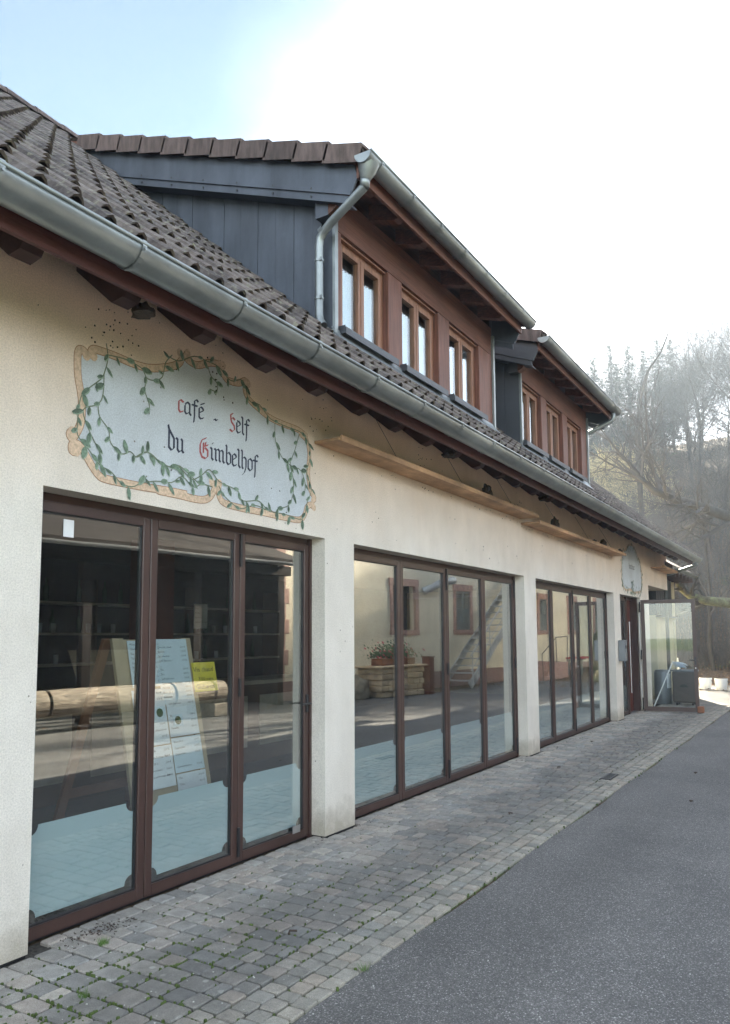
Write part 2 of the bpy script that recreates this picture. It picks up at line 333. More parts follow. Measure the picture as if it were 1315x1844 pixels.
def stone_mat():
    m = bpy.data.materials.new('paver'); m.use_nodes = True; t = NT(m)
    out = t.n('ShaderNodeOutputMaterial'); p = t.n('ShaderNodeBsdfPrincipled', i_Roughness=0.8); t.l(p.outputs[0], out.inputs[0])
    g = t.n('ShaderNodeNewGeometry'); pos = g.outputs['Position']
    oi = t.n('ShaderNodeObjectInfo'); a = t.n('ShaderNodeMath', operation='ADD'); t.l(oi.outputs['Random'], a.inputs[0]); t.l(g.outputs['Random Per Island'], a.inputs[1])
    f = t.n('ShaderNodeMath', operation='FRACT'); t.l(a.outputs[0], f.inputs[0])
    col = t.ramp(f.outputs[0], [(0, c4(0.24, 0.235, 0.22)), (0.35, c4(0.31, 0.295, 0.265)), (0.6, c4(0.38, 0.335, 0.29)), (0.8, c4(0.29, 0.29, 0.275)), (1, c4(0.42, 0.385, 0.335))]).outputs[0]
    # weathered, darker wet-looking band down the middle of the footway
    sx = t.n('ShaderNodeSeparateXYZ'); t.l(pos, sx.inputs[0])
    nb = t.n('ShaderNodeTexNoise', i_Scale=1.3, i_Detail=6.0); t.l(pos, nb.inputs['Vector'])
    ay_ = t.n('ShaderNodeMath', operation='MULTIPLY_ADD', i_1=0.7, i_2=-0.35); t.l(nb.outputs[0], ay_.inputs[0])
    sy = t.n('ShaderNodeMath', operation='ADD'); t.l(sx.outputs[1], sy.inputs[0]); t.l(ay_.outputs[0], sy.inputs[1])
    my = t.n('ShaderNodeMapRange'); my.inputs[1].default_value = -1.6; my.inputs[2].default_value = 0.0; t.l(sy.outputs[0], my.inputs[0])
    col = t.mix(1.0, col, t.ramp(my.outputs[0], [(0.15, c4(0.86, 0.85, 0.8)), (0.33, c4(0.60, 0.60, 0.60)), (0.58, c4(0.64, 0.64, 0.64)), (0.74, c4(1.0, 1.0, 1.0)), (1, c4(1.12, 1.1, 1.08))]).outputs[0], 'MULTIPLY')
    n1 = t.n('ShaderNodeTexNoise', i_Scale=14.0, i_Detail=8.0, i_Roughness=0.7); t.l(pos, n1.inputs['Vector'])
    col = t.mix(1.0, col, t.ramp(n1.outputs[0], [(0.3, c4(0.72)), (0.7, c4(1.22))]).outputs[0], 'MULTIPLY')
    n2 = t.n('ShaderNodeTexNoise', i_Scale=240.0, i_Detail=2.0); t.l(pos, n2.inputs['Vector'])
    col = t.mix(1.0, col, t.ramp(n2.outputs[0], [(0.35, c4(0.75)), (0.66, c4(1.2))]).outputs[0], 'MULTIPLY')
    # lichen spots
    vo = t.n('ShaderNodeTexVoronoi', i_Scale=11.0); t.l(pos, vo.inputs['Vector'])
    n5 = t.n('ShaderNodeTexNoise', i_Scale=2.0); t.l(pos, n5.inputs['Vector'])
    sp = t.n('ShaderNodeMath', operation='MULTIPLY'); t.l(t.ramp(vo.outputs['Distance'], [(0.13, c4(1)), (0.2, c4(0))]).outputs[0], sp.inputs[0]); t.l(t.ramp(n5.outputs[0], [(0.5, c4(0)), (0.6, c4(0.6))]).outputs[0], sp.inputs[1])
    col = t.mix(sp.outputs[0], col, c4(0.42, 0.42, 0.37))
    t.l(col, p.inputs['Base Color'])
    bp = t.n('ShaderNodeBump', i_Strength=0.7, i_Distance=0.004); t.l(n2.outputs[0], bp.inputs['Height'])
    bp2 = t.n('ShaderNodeBump', i_Strength=0.5, i_Distance=0.012); t.l(n1.outputs[0], bp2.inputs['Height']); t.l(bp.outputs[0], bp2.inputs['Normal']); t.l(bp2.outputs[0], p.inputs['Normal'])
    return m
M['paver'] = stone_mat()

def joint_mat():
    m = bpy.data.materials.new('joint_soil'); m.use_nodes = True; t = NT(m)
    out = t.n('ShaderNodeOutputMaterial'); p = t.n('ShaderNodeBsdfPrincipled', i_Roughness=0.95); t.l(p.outputs[0], out.inputs[0])
    g = t.n('ShaderNodeNewGeometry'); pos = g.outputs['Position']
    n1 = t.n('ShaderNodeTexNoise', i_Scale=1.6, i_Detail=5.0, i_Roughness=0.6); t.l(pos, n1.inputs['Vector'])
    n2 = t.n('ShaderNodeTexNoise', i_Scale=60.0, i_Detail=4.0); t.l(pos, n2.inputs['Vector'])
    soil = t.ramp(n2.outputs[0], [(0.3, c4(0.035, 0.032, 0.026)), (0.7, c4(0.09, 0.08, 0.065))]).outputs[0]
    mo = t.ramp(n2.outputs[0], [(0.3, c4(0.04, 0.065, 0.012)), (0.7, c4(0.13, 0.19, 0.035))]).outputs[0]
    sx = t.n('ShaderNodeSeparateXYZ'); t.l(pos, sx.inputs[0])
    mr = t.n('ShaderNodeMapRange'); mr.inputs[1].default_value = -0.05; mr.inputs[2].default_value = -0.7; mr.inputs[3].default_value = -0.22; mr.inputs[4].default_value = 0.05; t.l(sx.outputs[1], mr.inputs[0])
    ad = t.n('ShaderNodeMath', operation='ADD'); t.l(n1.outputs[0], ad.inputs[0]); t.l(mr.outputs[0], ad.inputs[1])
    t.l(t.mix(t.ramp(ad.outputs[0], [(0.44, c4(0)), (0.58, c4(1))]).outputs[0], soil, mo), p.inputs['Base Color'])
    bp = t.n('ShaderNodeBump', i_Strength=1.0, i_Distance=0.01); t.l(n2.outputs[0], bp.inputs['Height']); t.l(bp.outputs[0], p.inputs['Normal'])
    return m
M['joint'] = joint_mat()

def asphalt_mat():
    m = bpy.data.materials.new('asphalt'); m.use_nodes = True; t = NT(m)
    out = t.n('ShaderNodeOutputMaterial'); p = t.n('ShaderNodeBsdfPrincipled', i_Roughness=0.8); t.l(p.outputs[0], out.inputs[0])
    g = t.n('ShaderNodeNewGeometry'); pos = g.outputs['Position']
    v = t.n('ShaderNodeTexVoronoi', i_Scale=150.0); t.l(pos, v.inputs['Vector'])
    hs = t.n('ShaderNodeSeparateColor'); t.l(v.outputs['Color'], hs.inputs[0])
    col = t.ramp(hs.outputs[0], [(0, c4(0.088, 0.085, 0.082)), (0.55, c4(0.15, 0.146, 0.14)), (0.88, c4(0.215, 0.208, 0.20)), (0.98, c4(0.42, 0.41, 0.39))]).outputs[0]
    col = t.mix(t.ramp(v.outputs['Distance'], [(0.3, c4(0)), (0.65, c4(0.6))]).outputs[0], col, c4(0.07, 0.068, 0.066))
    n1 = t.n('ShaderNodeTexNoise', i_Scale=0.8, i_Detail=7.0, i_Roughness=0.6); t.l(pos, n1.inputs['Vector'])
    col = t.mix(1.0, col, t.ramp(n1.outputs[0], [(0.3, c4(0.76)), (0.7, c4(1.16, 1.15, 1.13))]).outputs[0], 'MULTIPLY')
    # tyre-polished tracks, tar-sealed cracks and stains
    mpx = t.n('ShaderNodeMapping'); mpx.inputs['Scale'].default_value = (0.12, 1.5, 1); t.l(pos, mpx.inputs[0])
    n7 = t.n('ShaderNodeTexNoise', i_Scale=1.0, i_Detail=3.0); t.l(mpx.outputs[0], n7.inputs['Vector'])
    col = t.mix(1.0, col, t.ramp(n7.outputs[0], [(0.35, c4(0.88)), (0.65, c4(1.1))]).outputs[0], 'MULTIPLY')
    n8 = t.n('ShaderNodeTexNoise', i_Scale=3.2, i_Detail=3.0, i_Distortion=0.6); t.l(pos, n8.inputs['Vector'])
    col = t.mix(t.ramp(n8.outputs[0], [(0.66, c4(0)), (0.74, c4(0.35))]).outputs[0], col, c4(0.06, 0.058, 0.055))
    t.l(col, p.inputs['Base Color'])
    bp = t.n('ShaderNodeBump', i_Strength=0.9, i_Distance=0.005, invert=True); t.l(v.outputs['Distance'], bp.inputs['Height']); t.l(bp.outputs[0], p.inputs['Normal'])
    return m
M['asphalt'] = asphalt_mat()

def ground_mat():
    m = bpy.data.materials.new('ground_cover'); m.use_nodes = True; t = NT(m)
    out = t.n('ShaderNodeOutputMaterial'); p = t.n('ShaderNodeBsdfPrincipled', i_Roughness=0.95); t.l(p.outputs[0], out.inputs[0])
    p.inputs['Specular IOR Level'].default_value = 0.1
    g = t.n('ShaderNodeNewGeometry'); pos = g.outputs['Position']
    n1 = t.n('ShaderNodeTexNoise', i_Scale=0.25, i_Detail=8.0, i_Roughness=0.65); t.l(pos, n1.inputs['Vector'])
    n2 = t.n('ShaderNodeTexNoise', i_Scale=7.0, i_Detail=6.0, i_Roughness=0.7); t.l(pos, n2.inputs['Vector'])
    leaf = t.ramp(n2.outputs[0], [(0.3, c4(0.05, 0.038, 0.027)), (0.55, c4(0.15, 0.11, 0.075)), (0.75, c4(0.30, 0.225, 0.15))]).outputs[0]
    gr = t.ramp(n2.outputs[0], [(0.3, c4(0.04, 0.07, 0.02)), (0.7, c4(0.13, 0.19, 0.05))]).outputs[0]
    sx = t.n('ShaderNodeSeparateXYZ'); t.l(pos, sx.inputs[0])
    mr = t.n('ShaderNodeMapRange'); mr.inputs[1].default_value = -4; mr.inputs[2].default_value = 4; mr.inputs[3].default_value = 0.5; mr.inputs[4].default_value = -0.08; t.l(sx.outputs[0], mr.inputs[0])
    ad = t.n('ShaderNodeMath', operation='ADD'); t.l(n1.outputs[0], ad.inputs[0]); t.l(mr.outputs[0], ad.inputs[1])
    t.l(t.mix(t.ramp(ad.outputs[0], [(0.52, c4(0)), (0.6, c4(1))]).outputs[0], leaf, gr), p.inputs['Base Color'])
    bp = t.n('ShaderNodeBump', i_Strength=0.8, i_Distance=0.08); t.l(n2.outputs[0], bp.inputs['Height']); t.l(bp.outputs[0], p.inputs['Normal'])
    return m
M['ground'] = ground_mat()

def yard_mat():
    m = bpy.data.materials.new('yard_paving'); m.use_nodes = True; t = NT(m)
    out = t.n('ShaderNodeOutputMaterial'); p = t.n('ShaderNodeBsdfPrincipled', i_Roughness=0.85); t.l(p.outputs[0], out.inputs[0])
    g = t.n('ShaderNodeNewGeometry')
    b = t.n('ShaderNodeTexBrick', i_Scale=1.0); b.inputs['Brick Width'].default_value = 0.18; b.inputs['Row Height'].default_value = 0.05; b.inputs['Mortar Size'].default_value = 0.012
    b.inputs['Color1'].default_value = c4(0.28, 0.265, 0.24); b.inputs['Color2'].default_value = c4(0.38, 0.35, 0.31); b.inputs['Mortar'].default_value = c4(0.08, 0.075, 0.06)
    t.l(g.outputs['Position'], b.inputs['Vector'])
    n2 = t.n('ShaderNodeTexNoise', i_Scale=5.0, i_Detail=6.0); t.l(g.outputs['Position'], n2.inputs['Vector'])
    t.l(t.mix(1.0, b.outputs[0], t.ramp(n2.outputs[0], [(0.3, c4(0.75)), (0.7, c4(1.2))]).outputs[0], 'MULTIPLY'), p.inputs['Base Color'])
    return m
M['yard'] = yard_mat()

# ================================================================== SETTING: ground, road, footway
def hill(x, y):
    d = (x - 27.0) + 0.15 * y
    z = 0.0
    if d > 0:
        z += 0.045 * min(d, 9)
        if d > 9: z += 0.41 * (min(d, 64) - 9) * min(1.0, (d - 9) / 8 * 0.6 + 0.4)
        z += 0.35 * noise.noise(Vector((x * 0.15, y * 0.15, 0))) * min(1, d / 12)
        f = 1.0 if y > -14 else max(0.25, 1 - (-14 - y) / 60)
        z *= f
    return z
def make_ground():
    xs = [-400, -200, -120, -80, -60, -40, -20, 0, 10, 20] + [24 + i * 1.5 for i in range(50)] + [105, 120, 150, 200, 300, 500]
    ys = [-400, -250, -150, -100, -75] + [-60 + i * 2.5 for i in range(54)] + [80, 100, 150, 250, 400]
    mb = MB(); nx = len(xs)
    for y in ys:
        for x in xs: mb.v.append((x, y, hill(x, y) - 0.012))
    for j in range(len(ys) - 1):
        for i in range(nx - 1): mb.f.append((j * nx + i, j * nx + i + 1, (j + 1) * nx + i + 1, (j + 1) * nx + i)); mb.mi.append(0)
    return tag(mb.build('ground', M['ground'], smooth=True), kind='structure')
make_ground()
mb = MB()   # asphalt lane with a slightly wavering edge along the footway
N = 120; up = []; lo = []
for i in range(N + 1):
    x = -60 + i * (79.6 + 0) / N
    up.append((x, -1.545 + 0.012 * math.sin(x * 2.3) + 0.01 * math.sin(x * 7.1), 0.0)); lo.append((x, -10.5, 0.0))
b0 = 0
for i in range(N): mb.add([lo[i], lo[i + 1], up[i + 1], up[i]], [(0, 1, 2, 3)])
mb.add([(19.6, -6.0, 0), (30, -6.4, 0), (30, -3.6, 0), (24, -2.5, 0), (19.6, -1.53, 0)], [(0, 1, 2, 3, 4)])
tag(mb.build('road', M['asphalt']), kind='structure')
mb = MB(); mb.add([(19.6, -1.53, 0.006), (24, -2.5, 0.006), (27.5, -3.3, 0.006), (27.5, 3, 0.006), (24.0, 3, 0.006), (19.6, 3, 0.006)], [(0, 1, 2, 3, 4, 5)])
tag(mb.build('yard', M['yard']), kind='structure')
pav = tag(MB().add([(-8, -1.54, -0.004), (19.6, -1.54, -0.004), (19.6, 0.14, -0.004), (-8, 0.14, -0.004)], [(0, 1, 2, 3)]).build('pavement', M['joint']), kind='structure')

# paving stones: courses across the footway, three rows of small setts along the asphalt
def stone_mesh(r):
    """unit stone, rounded worn top, origin at centre, 1 x 1, top near z=0"""
    c = 0.07; mb = MB()
    k = [(-.5 + c, -.5), (.5 - c, -.5), (.5, -.5 + c), (.5, .5 - c), (.5 - c, .5), (-.5 + c, .5), (-.5, .5 - c), (-.5, -.5 + c)]
    k = [(x + r.uniform(-.02, .02), y + r.uniform(-.02, .02)) for x, y in k]
    mb.v = [(x, y, -1.6) for x, y in k] + [(x, y, -0.28) for x, y in k] + [(x * .9, y * .9, r.uniform(-.06, .02)) for x, y in k]
    for a in (0, 8):
        for j in range(8): mb.f.append((a + j, a + (j + 1) % 8, a + 8 + (j + 1) % 8, a + 8 + j)); mb.mi.append(0)
    mb.f.append(tuple(range(16, 24))); mb.mi.append(0)
    return mb
SV = [stone_mesh(random.Random(i)) for i in range(10)]
SM = []
for i, q in enumerate(SV):
    me = bpy.data.meshes.new('paving_stone'); me.from_pydata(q.v, [], q.f); me.materials.append(M['paver']); SM.append(me)
stones = []
rr = random.Random(3)
x = 0.9
while x < 19.55:
    wx = rr.choice((.118, .13, .13, .145)); y = 0.115 if (2.6 < x < 5.2 or 5.7 < x < 10 or 10.5 < x < 14.9 or x > 15.5 and x < 17.2) else -0.012
    while y > -1.115:
        l = rr.choice((.085, .125, .125, .17, .175)); l = min(l, y + 1.122)
        if y - l + 1.122 < 0.05: l = y + 1.122
        if l > 0.03: stones.append((x + wx / 2, y - l / 2, wx - .010, l - .010))
        y -= l
    x += wx
for k, (ya, wy) in enumerate(((-1.125, .107), (-1.235, .108), (-1.346, .098), (-1.446, .094))):
    x = 0.9 + k * 0.03
    while x < 19.55:
        wx = rr.uniform(.085, .11) if k < 3 else rr.uniform(.09, .13); stones.append((x + wx / 2, ya - wy / 2 + rr.uniform(-.004, .004), wx - .009, wy - .009)); x += wx
CAM = Vector((0, -3.562, 1.6))
def area_key(s):
    d = Vector((s[0], s[1], 0)) - CAM; vis = 1.0 if s[0] > 2.2 - 0.1 * s[1] else 0.02
    return -s[2] * s[3] * 1.6 / d.length ** 3 * vis
stones.sort(key=area_key)
rest = MB()
for i, (sx_, sy_, wx, wy) in enumerate(stones):
    zz = 0.0145 + rr.uniform(-.0035, .003); tx = rr.uniform(-.012, .012); ty = rr.uniform(-.012, .012); rz = rr.uniform(-.03, .03)
    vi = rr.randrange(10)
    if i < 300:
        o = bpy.data.objects.new('paving_stone', SM[vi]); COL.objects.link(o); o.parent = pav
        o.location = (sx_, sy_, zz); o.scale = (wx, wy, 0.022); o.rotation_euler = (tx, ty, rz)
    else:
        q = SV[vi]; rest.add([(sx_ + a * wx, sy_ + b * wy, zz + c * .022 + a * wx * ty + b * wy * tx) for a, b, c in q.v], q.f)
tag(rest.build('small_paving', M['paver'], pav), kind='stuff')
# moss cushions in the joints, grass tuft, litter
mo = MB(); r2 = random.Random(5)
for i in range(1500):
    x = 2.0 + abs(r2.gauss(0, 1.3)) if i < 1150 else r2.uniform(2, 12); y = r2.gauss(-0.72, .33)
    if i >= 1150: y = r2.choice((r2.gauss(-1.53, .02), r2.gauss(-1.24, .02), r2.gauss(-1.2, .1)))
    if y > -0.05 or y < -1.57: continue
    if r2.random() < 0.45 + 0.9 * noise.noise(Vector((x * 2, y * 2, 3))): continue
    a = r2.uniform(.004, .011); h = .019 + r2.uniform(0, .006)
    # snap onto the stone edges so it grows in joints
    best = None
    for s in (stones[:500] if x < 5 else []):
        if abs(s[0] - x) < s[2] / 2 + .004 and abs(s[1] - y) < s[3] / 2 + .004: best = s; break
    if best:
        if r2.random() < .5: x = best[0] + (1 if x > best[0] else -1) * (best[2] / 2 + .003)
        else: y = best[1] + (1 if y > best[1] else -1) * (best[3] / 2 + .003)
    elif x < 5: pass
    n = 6; b = len(mo.v)
    for j in range(n): an = j * 2 * math.pi / n; mo.v.append((x + a * 1.3 * math.cos(an) * r2.uniform(.7, 1.3), y + a * math.sin(an) * r2.uniform(.7, 1.3), 0.0))
    for j in range(n): an = j * 2 * math.pi / n; mo.v.append((x + a * .75 * math.cos(an), y + a * .7 * math.sin(an), h * .75))
    mo.v.append((x, y, h * .85))
    for j in range(n):
        mo.f.append((b + j, b + (j + 1) % n, b + n + (j + 1) % n, b + n + j)); mo.f.append((b + n + j, b + n + (j + 1) % n, b + 2 * n)); mo.mi += [0, 0]
tag(mo.build('moss', M['moss'], smooth=True), 'green moss growing in the joints of the grey footway paving', 'moss', kind='stuff')
gt = MB()
for cx_, cy_, n in ((2.865, -.215, 60), (2.42, -.62, 30), (3.3, -1.55, 25)):
    for i in range(n):
        a = r2.uniform(0, 6.28); rr_ = r2.uniform(0, .022); l = r2.uniform(.02, .05); t = r2.uniform(0, .03)
        x = cx_ + rr_ * math.cos(a); y = cy_ + rr_ * math.sin(a)
        gt.add([(x - .002, y, .008), (x + .002, y, .008), (x + t * math.cos(a), y + t * math.sin(a), .012 + l)], [(0, 1, 2)])
tag(gt.build('grass', M['grass']), 'small tufts of green grass between the paving stones', 'grass', kind='stuff')
pe = MB(); db = MB()
for i in range(300):
    x = 2.2 + abs(r2.gauss(0, 2.2)) if i < 300 else r2.uniform(2.5, 19); y = r2.uniform(-1.4, -.03) if r2.random() < .7 else r2.uniform(-3, -1.5); s = r2.uniform(.0012, .0032)
    z = .017 if y > -1.5 else .002
    pe.box(x - s, x + s, y - s, y + s, z, z + s)
tag(pe.build('petals', M['petal']), 'tiny pale petals and grit scattered over paving and asphalt', 'litter', kind='stuff')
for i in range(160):
    k = r2.random()
    if k < .6: x = r2.gauss(2.98, .13); y = r2.gauss(-.06, .045)
    else: x = r2.uniform(3, 15); y = r2.uniform(-.12, -.01)
    s = r2.uniform(.003, .009); a = r2.uniform(0, 3.14)
    db.beam((x - s * math.cos(a), y - s * math.sin(a), .0225), (x + s * math.cos(a), y + s * math.sin(a), .0235), .003, .004)
for x, y, l in ((9.3, -.62, .07), (11.8, -.35, .06), (6.7, -.99, .05), (13.5, -1.0, .05), (8.05, -2.3, .04), (9.7, -2.1, .06), (3.45, -.98, .06)):
    db.tube([(x, y, .024), (x + l * .5, y + .015, .03), (x + l, y - .01, .024)], .006, 5)
tag(db.build('leaf_litter', M['debris']), 'dark bits of dead leaf and twig fallen on the paving', 'litter', kind='stuff')
# drain grate in the kerb rows
gr = empty('drain_grate', (9.05, -1.29, 0.0), 'dark iron drain grate set among the small setts at the road edge', 'drain')
mb = MB(); mb.box(8.86, 9.24, -1.345, -1.325, .008, .023); mb.box(8.86, 9.24, -1.255, -1.235, .008, .023); mb.box(8.86, 8.88, -1.325, -1.255, .008, .023); mb.box(9.22, 9.24, -1.325, -1.255, .008, .023)
keep(mb.build('frame', M['drain_iron']), gr)
for i in range(7):
    x = 8.9 + i * .048; keep(MB().box(x, x + .018, -1.323, -1.257, .008, .021).build('bar', M['drain_iron']), gr)

# ================================================================== THE CAFE BUILDING
BX = Vector((8, 0, 0))
bld = empty('cafe_building', BX, 'long cream stucco building with two brown timber dormers and folding glass doors', 'building')
def P(o): return keep(o, bld)
LZ = 2.415; WT = 0.32; ZT = 3.93
OPEN = [(2.576, 5.235, 3), (5.685, 10.02, 4), (10.49, 14.95, 4), (15.46, 17.28, 0)]
wb = MB()
xs = [(-5.0, 2.576), (5.235, 5.685), (10.02, 10.49), (14.95, 15.46), (17.28, 18.2)]
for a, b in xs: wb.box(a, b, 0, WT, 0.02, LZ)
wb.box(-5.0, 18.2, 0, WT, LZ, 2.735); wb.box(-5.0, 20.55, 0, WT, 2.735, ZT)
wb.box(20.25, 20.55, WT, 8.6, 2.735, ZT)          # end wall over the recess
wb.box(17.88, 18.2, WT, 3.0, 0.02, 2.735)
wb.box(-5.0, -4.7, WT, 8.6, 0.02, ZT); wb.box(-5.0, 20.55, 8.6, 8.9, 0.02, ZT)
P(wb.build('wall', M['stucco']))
for a, b in xs: P(MB().box(a + .005, b - .005, .012, WT, 0.0, .02).build('base_joint', M['dark_gap']))
# gable ends
for x in (-5.0, 20.25):
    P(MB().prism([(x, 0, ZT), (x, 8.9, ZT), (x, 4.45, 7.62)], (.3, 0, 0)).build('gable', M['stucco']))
# room shell
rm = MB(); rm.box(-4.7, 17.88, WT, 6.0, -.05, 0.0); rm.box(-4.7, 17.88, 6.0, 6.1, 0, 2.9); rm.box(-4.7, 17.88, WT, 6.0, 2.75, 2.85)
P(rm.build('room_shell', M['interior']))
P(MB().box(18.2, 20.25, 2.9, 3.0, 0, 2.735).build('recess_wall', M['cladding_dark']))
P(MB().box(18.2, 20.25, WT, 3.0, 2.735, 2.8).build('recess_ceiling', M['cladding_dark']))

# ---- folding glass doors
def film_pts(x0, x1, z0, z1, r):
    p = []
    for cx_, cz, a0 in ((x0, z0, 90), (x1, z0, 180), (x1, z1, 270), (x0, z1, 360)):
        for k in range(7):
            a = R_(a0 - k * 15); p.append((cx_ + r * math.cos(a), cz + r * math.sin(a)))
    return p
def leaf(x0, x1, zb=0.02, zt=2.365, yo=0.14, first=False):
    st = 0.062; rb = 0.065; rt = 0.055
    fr = MB()
    fr.cbox(x0 + .003, x0 + st, yo, yo + .06, zb, zt, .004); fr.cbox(x1 - st, x1 - .003, yo, yo + .06, zb, zt, .004)
    fr.box(x0 + st, x1 - st, yo + .001, yo + .059, zb, zb + rb); fr.box(x0 + st, x1 - st, yo + .001, yo + .059, zt - rt, zt)
    f = P(fr.build('door_leaf', M['brown_alu']))
    gx0, gx1, gz0, gz1 = x0 + st, x1 - st, zb + rb, zt - rt
    g = MB(); e = .008   # black rubber gasket and pale spacer
    g.box(gx0, gx0 + e, yo + .012, yo + .04, gz0, gz1); g.box(gx1 - e, gx1, yo + .012, yo + .04, gz0, gz1)
    g.box(gx0 + e, gx1 - e, yo + .012, yo + .04, gz0, gz0 + e); g.box(gx0 + e, gx1 - e, yo + .012, yo + .04, gz1 - e, gz1)
    sub(g.build('gasket', M['black_metal']), f)
    sub(MB().box(gx0 + e, gx1 - e, yo + .02, yo + .026, gz0 + e, gz1 - e).build('pane', M['glass']), f)
    pts = film_pts(gx0 + .014, gx1 - .014, gz0 + .035, 0.605, .055)
    sub(MB().prism([(a, yo + .0285, b) for a, b in pts], (0, .0012, 0)).build('frosted_film', M['film']), f)
    return f
def sub(o, par):
    o.parent = par; return o      # par already sits at the origin of its mesh coordinates
for (a, b, n) in OPEN[:3]:
    fr = MB(); fr.box(a - .002, a + .03, .13, .24, .0, LZ); fr.box(b - .03, b + .002, .13, .24, .0, LZ); fr.box(a + .03, b - .03, .16, .24, 2.37, LZ)
    P(fr.build('door_frame', M['brown_alu']))
    P(MB().box(a + .03, b - .03, .165, .235, .0, .018).build('threshold', M['black_metal']))
    w_ = (b - a - .06) / n
    for i in range(n):
        f = leaf(a + .03 + i * w_, a + .03 + (i + 1) * w_)
    # hinges
    hs = (2,) if n == 3 else (2, 4)
    for k in hs:
        xx = a + .03 + k * w_ - (0.0 if k < n else .01)
        for z0, z1 in ((.06, .26), (1.18, 1.31), (2.12, 2.36)):
            P(MB().box(xx - .011, xx + .011, .124, .139, z0, z1).build('hinge', M['black_metal']))
x = 5.235 - .03 - .031
hd = P(MB().box(x - .013, x + .013, .128, .139, 1.0, 1.14).build('door_handle', M['black_metal']))
sub(MB().tube([(x, .13, 1.07), (x, .095, 1.07), (x - .12, .09, 1.07)], .009, 8).build('lever', M['black_metal']), hd)
P(MB().box(4.99, 5.09, .1375, .1395, .075, .13).build('metal_plate', M['steel']))
P(MB().box(2.83, 2.9, .158, .1595, 2.18, 2.28).build('window_sticker', M['white_paint']))
# entrance: fixed glazed leaf, dark red inner door, open glass door
fr = MB(); fr.box(15.458, 15.5, .13, .24, 0, LZ); fr.box(16.55, 16.62, .13, .24, 0, LZ); fr.box(17.2, 17.282, .06, .24, 0, LZ); fr.box(15.5, 16.55, .16, .24, 2.37, LZ); fr.box(16.62, 17.2, .16, .24, 2.36, LZ)
P(fr.build('door_frame', M['brown_alu']))
leaf(15.5, 16.55)
P(MB().box(16.62, 17.2, .2, .235, .01, 2.36).build('inner_door', M['red_door']))['label'] = 'dark red inner door of the entrance'
P(MB().box(16.62, 17.2, .06, .235, 0, .012).build('threshold', M['zinc_dull']))
P(MB().tube([(17.0, .18, .4), (17.0, .18, 1.9)], .012, 8).build('pull_bar', M['steel']))
st_ = P(MB().tube([(15.98, .157, 2.12), (15.98, .1585, 2.12)], .085, 20).build('round_sticker', M['white_paint']))
sub(MB().box(15.965, 15.995, .154, .156, 2.07, 2.17).box(15.94, 16.02, .1535, .1555, 2.10, 2.13).build('sticker_print', M['ink_blue']), st_)
# open leaf standing out from the wall
hx, hy = 17.17, -.03; fx, fy = 17.32, -1.09
dv = Vector((fx - hx, fy - hy, 0)); L = dv.length; ang = math.atan2(dv.y, dv.x)
mt = Matrix.Translation((hx, hy, 0)) @ Matrix.Rotation(ang, 4, 'Z')
def xf(mb): mb.v = [tuple(mt @ Vector(v)) for v in mb.v]; return mb
fr = MB(); st = .075
fr.cbox(0, st, -.03, .03, .03, 2.36, .004); fr.cbox(L - st, L, -.03, .03, .03, 2.36, .004); fr.box(st, L - st, -.029, .029, .03, .12); fr.box(st, L - st, -.029, .029, 2.28, 2.36)
od = P(xf(fr).build('open_door', M['brown_alu'])); od['label'] = 'glazed entrance door standing open at right angles to the wall'
sub(xf(MB().box(st, L - st, -.003, .003, .12, 2.28)).build('pane', M['glass_up']), od)
hn = sub(xf(MB().box(L - .055, L - .025, -.04, -.031, 1.0, 1.16).tube([(L - .04, -.035, 1.09), (L - .04, -.075, 1.09), (L - .17, -.08, 1.09)], .01, 8).tube([(L - .04, .035, 1.09), (L - .04, .075, 1.09), (L - .17, .08, 1.09)], .01, 8)).build('door_handle', M['black_metal']), od)
sub(xf(MB().tube([(L - .04, -.046, .93), (L - .04, -.03, .93)], .014, 12)).build('lock_cylinder', M['steel']), od)
sub(xf(MB().tube([(-.02, .0, .05), (-.02, 0, .3)], .014, 8).tube([(-.02, .0, 1.1), (-.02, 0, 1.3)], .014, 8).tube([(-.02, .0, 2.1), (-.02, 0, 2.32)], .014, 8)).build('hinge', M['black_metal']), od)
sub(xf(MB().box(-.045, -.03, .03, .045, .1, 1.05).box(-.045, -.03, .03, .045, 1.2, 2.1)).build('brush_seal', M['steel']), od)
ws = tag(MB().cbox(17.22, 17.36, -1.18, -1.06, .018, .15, .012).build('wooden_block', M['orange_wood']), 'small wooden block holding the open glass door at its outer corner', 'block')
# control box on the pier by the entrance
cb = empty('wall_box', (15.3, -.0, 1.2), 'small grey metal box fixed to the pier left of the entrance', 'box')
keep(MB().cbox(15.16, 15.34, -.13, -.004, 1.12, 1.52, .012).build('housing', M['grey_bin']), cb)
keep(MB().cbox(15.34, 15.37, -.11, -.03, 1.16, 1.48, .006).build('cover', M['zinc']), cb)
keep(MB().box(15.19, 15.31, -.134, -.131, 1.36, 1.42).build('slot', M['black_metal']), cb)

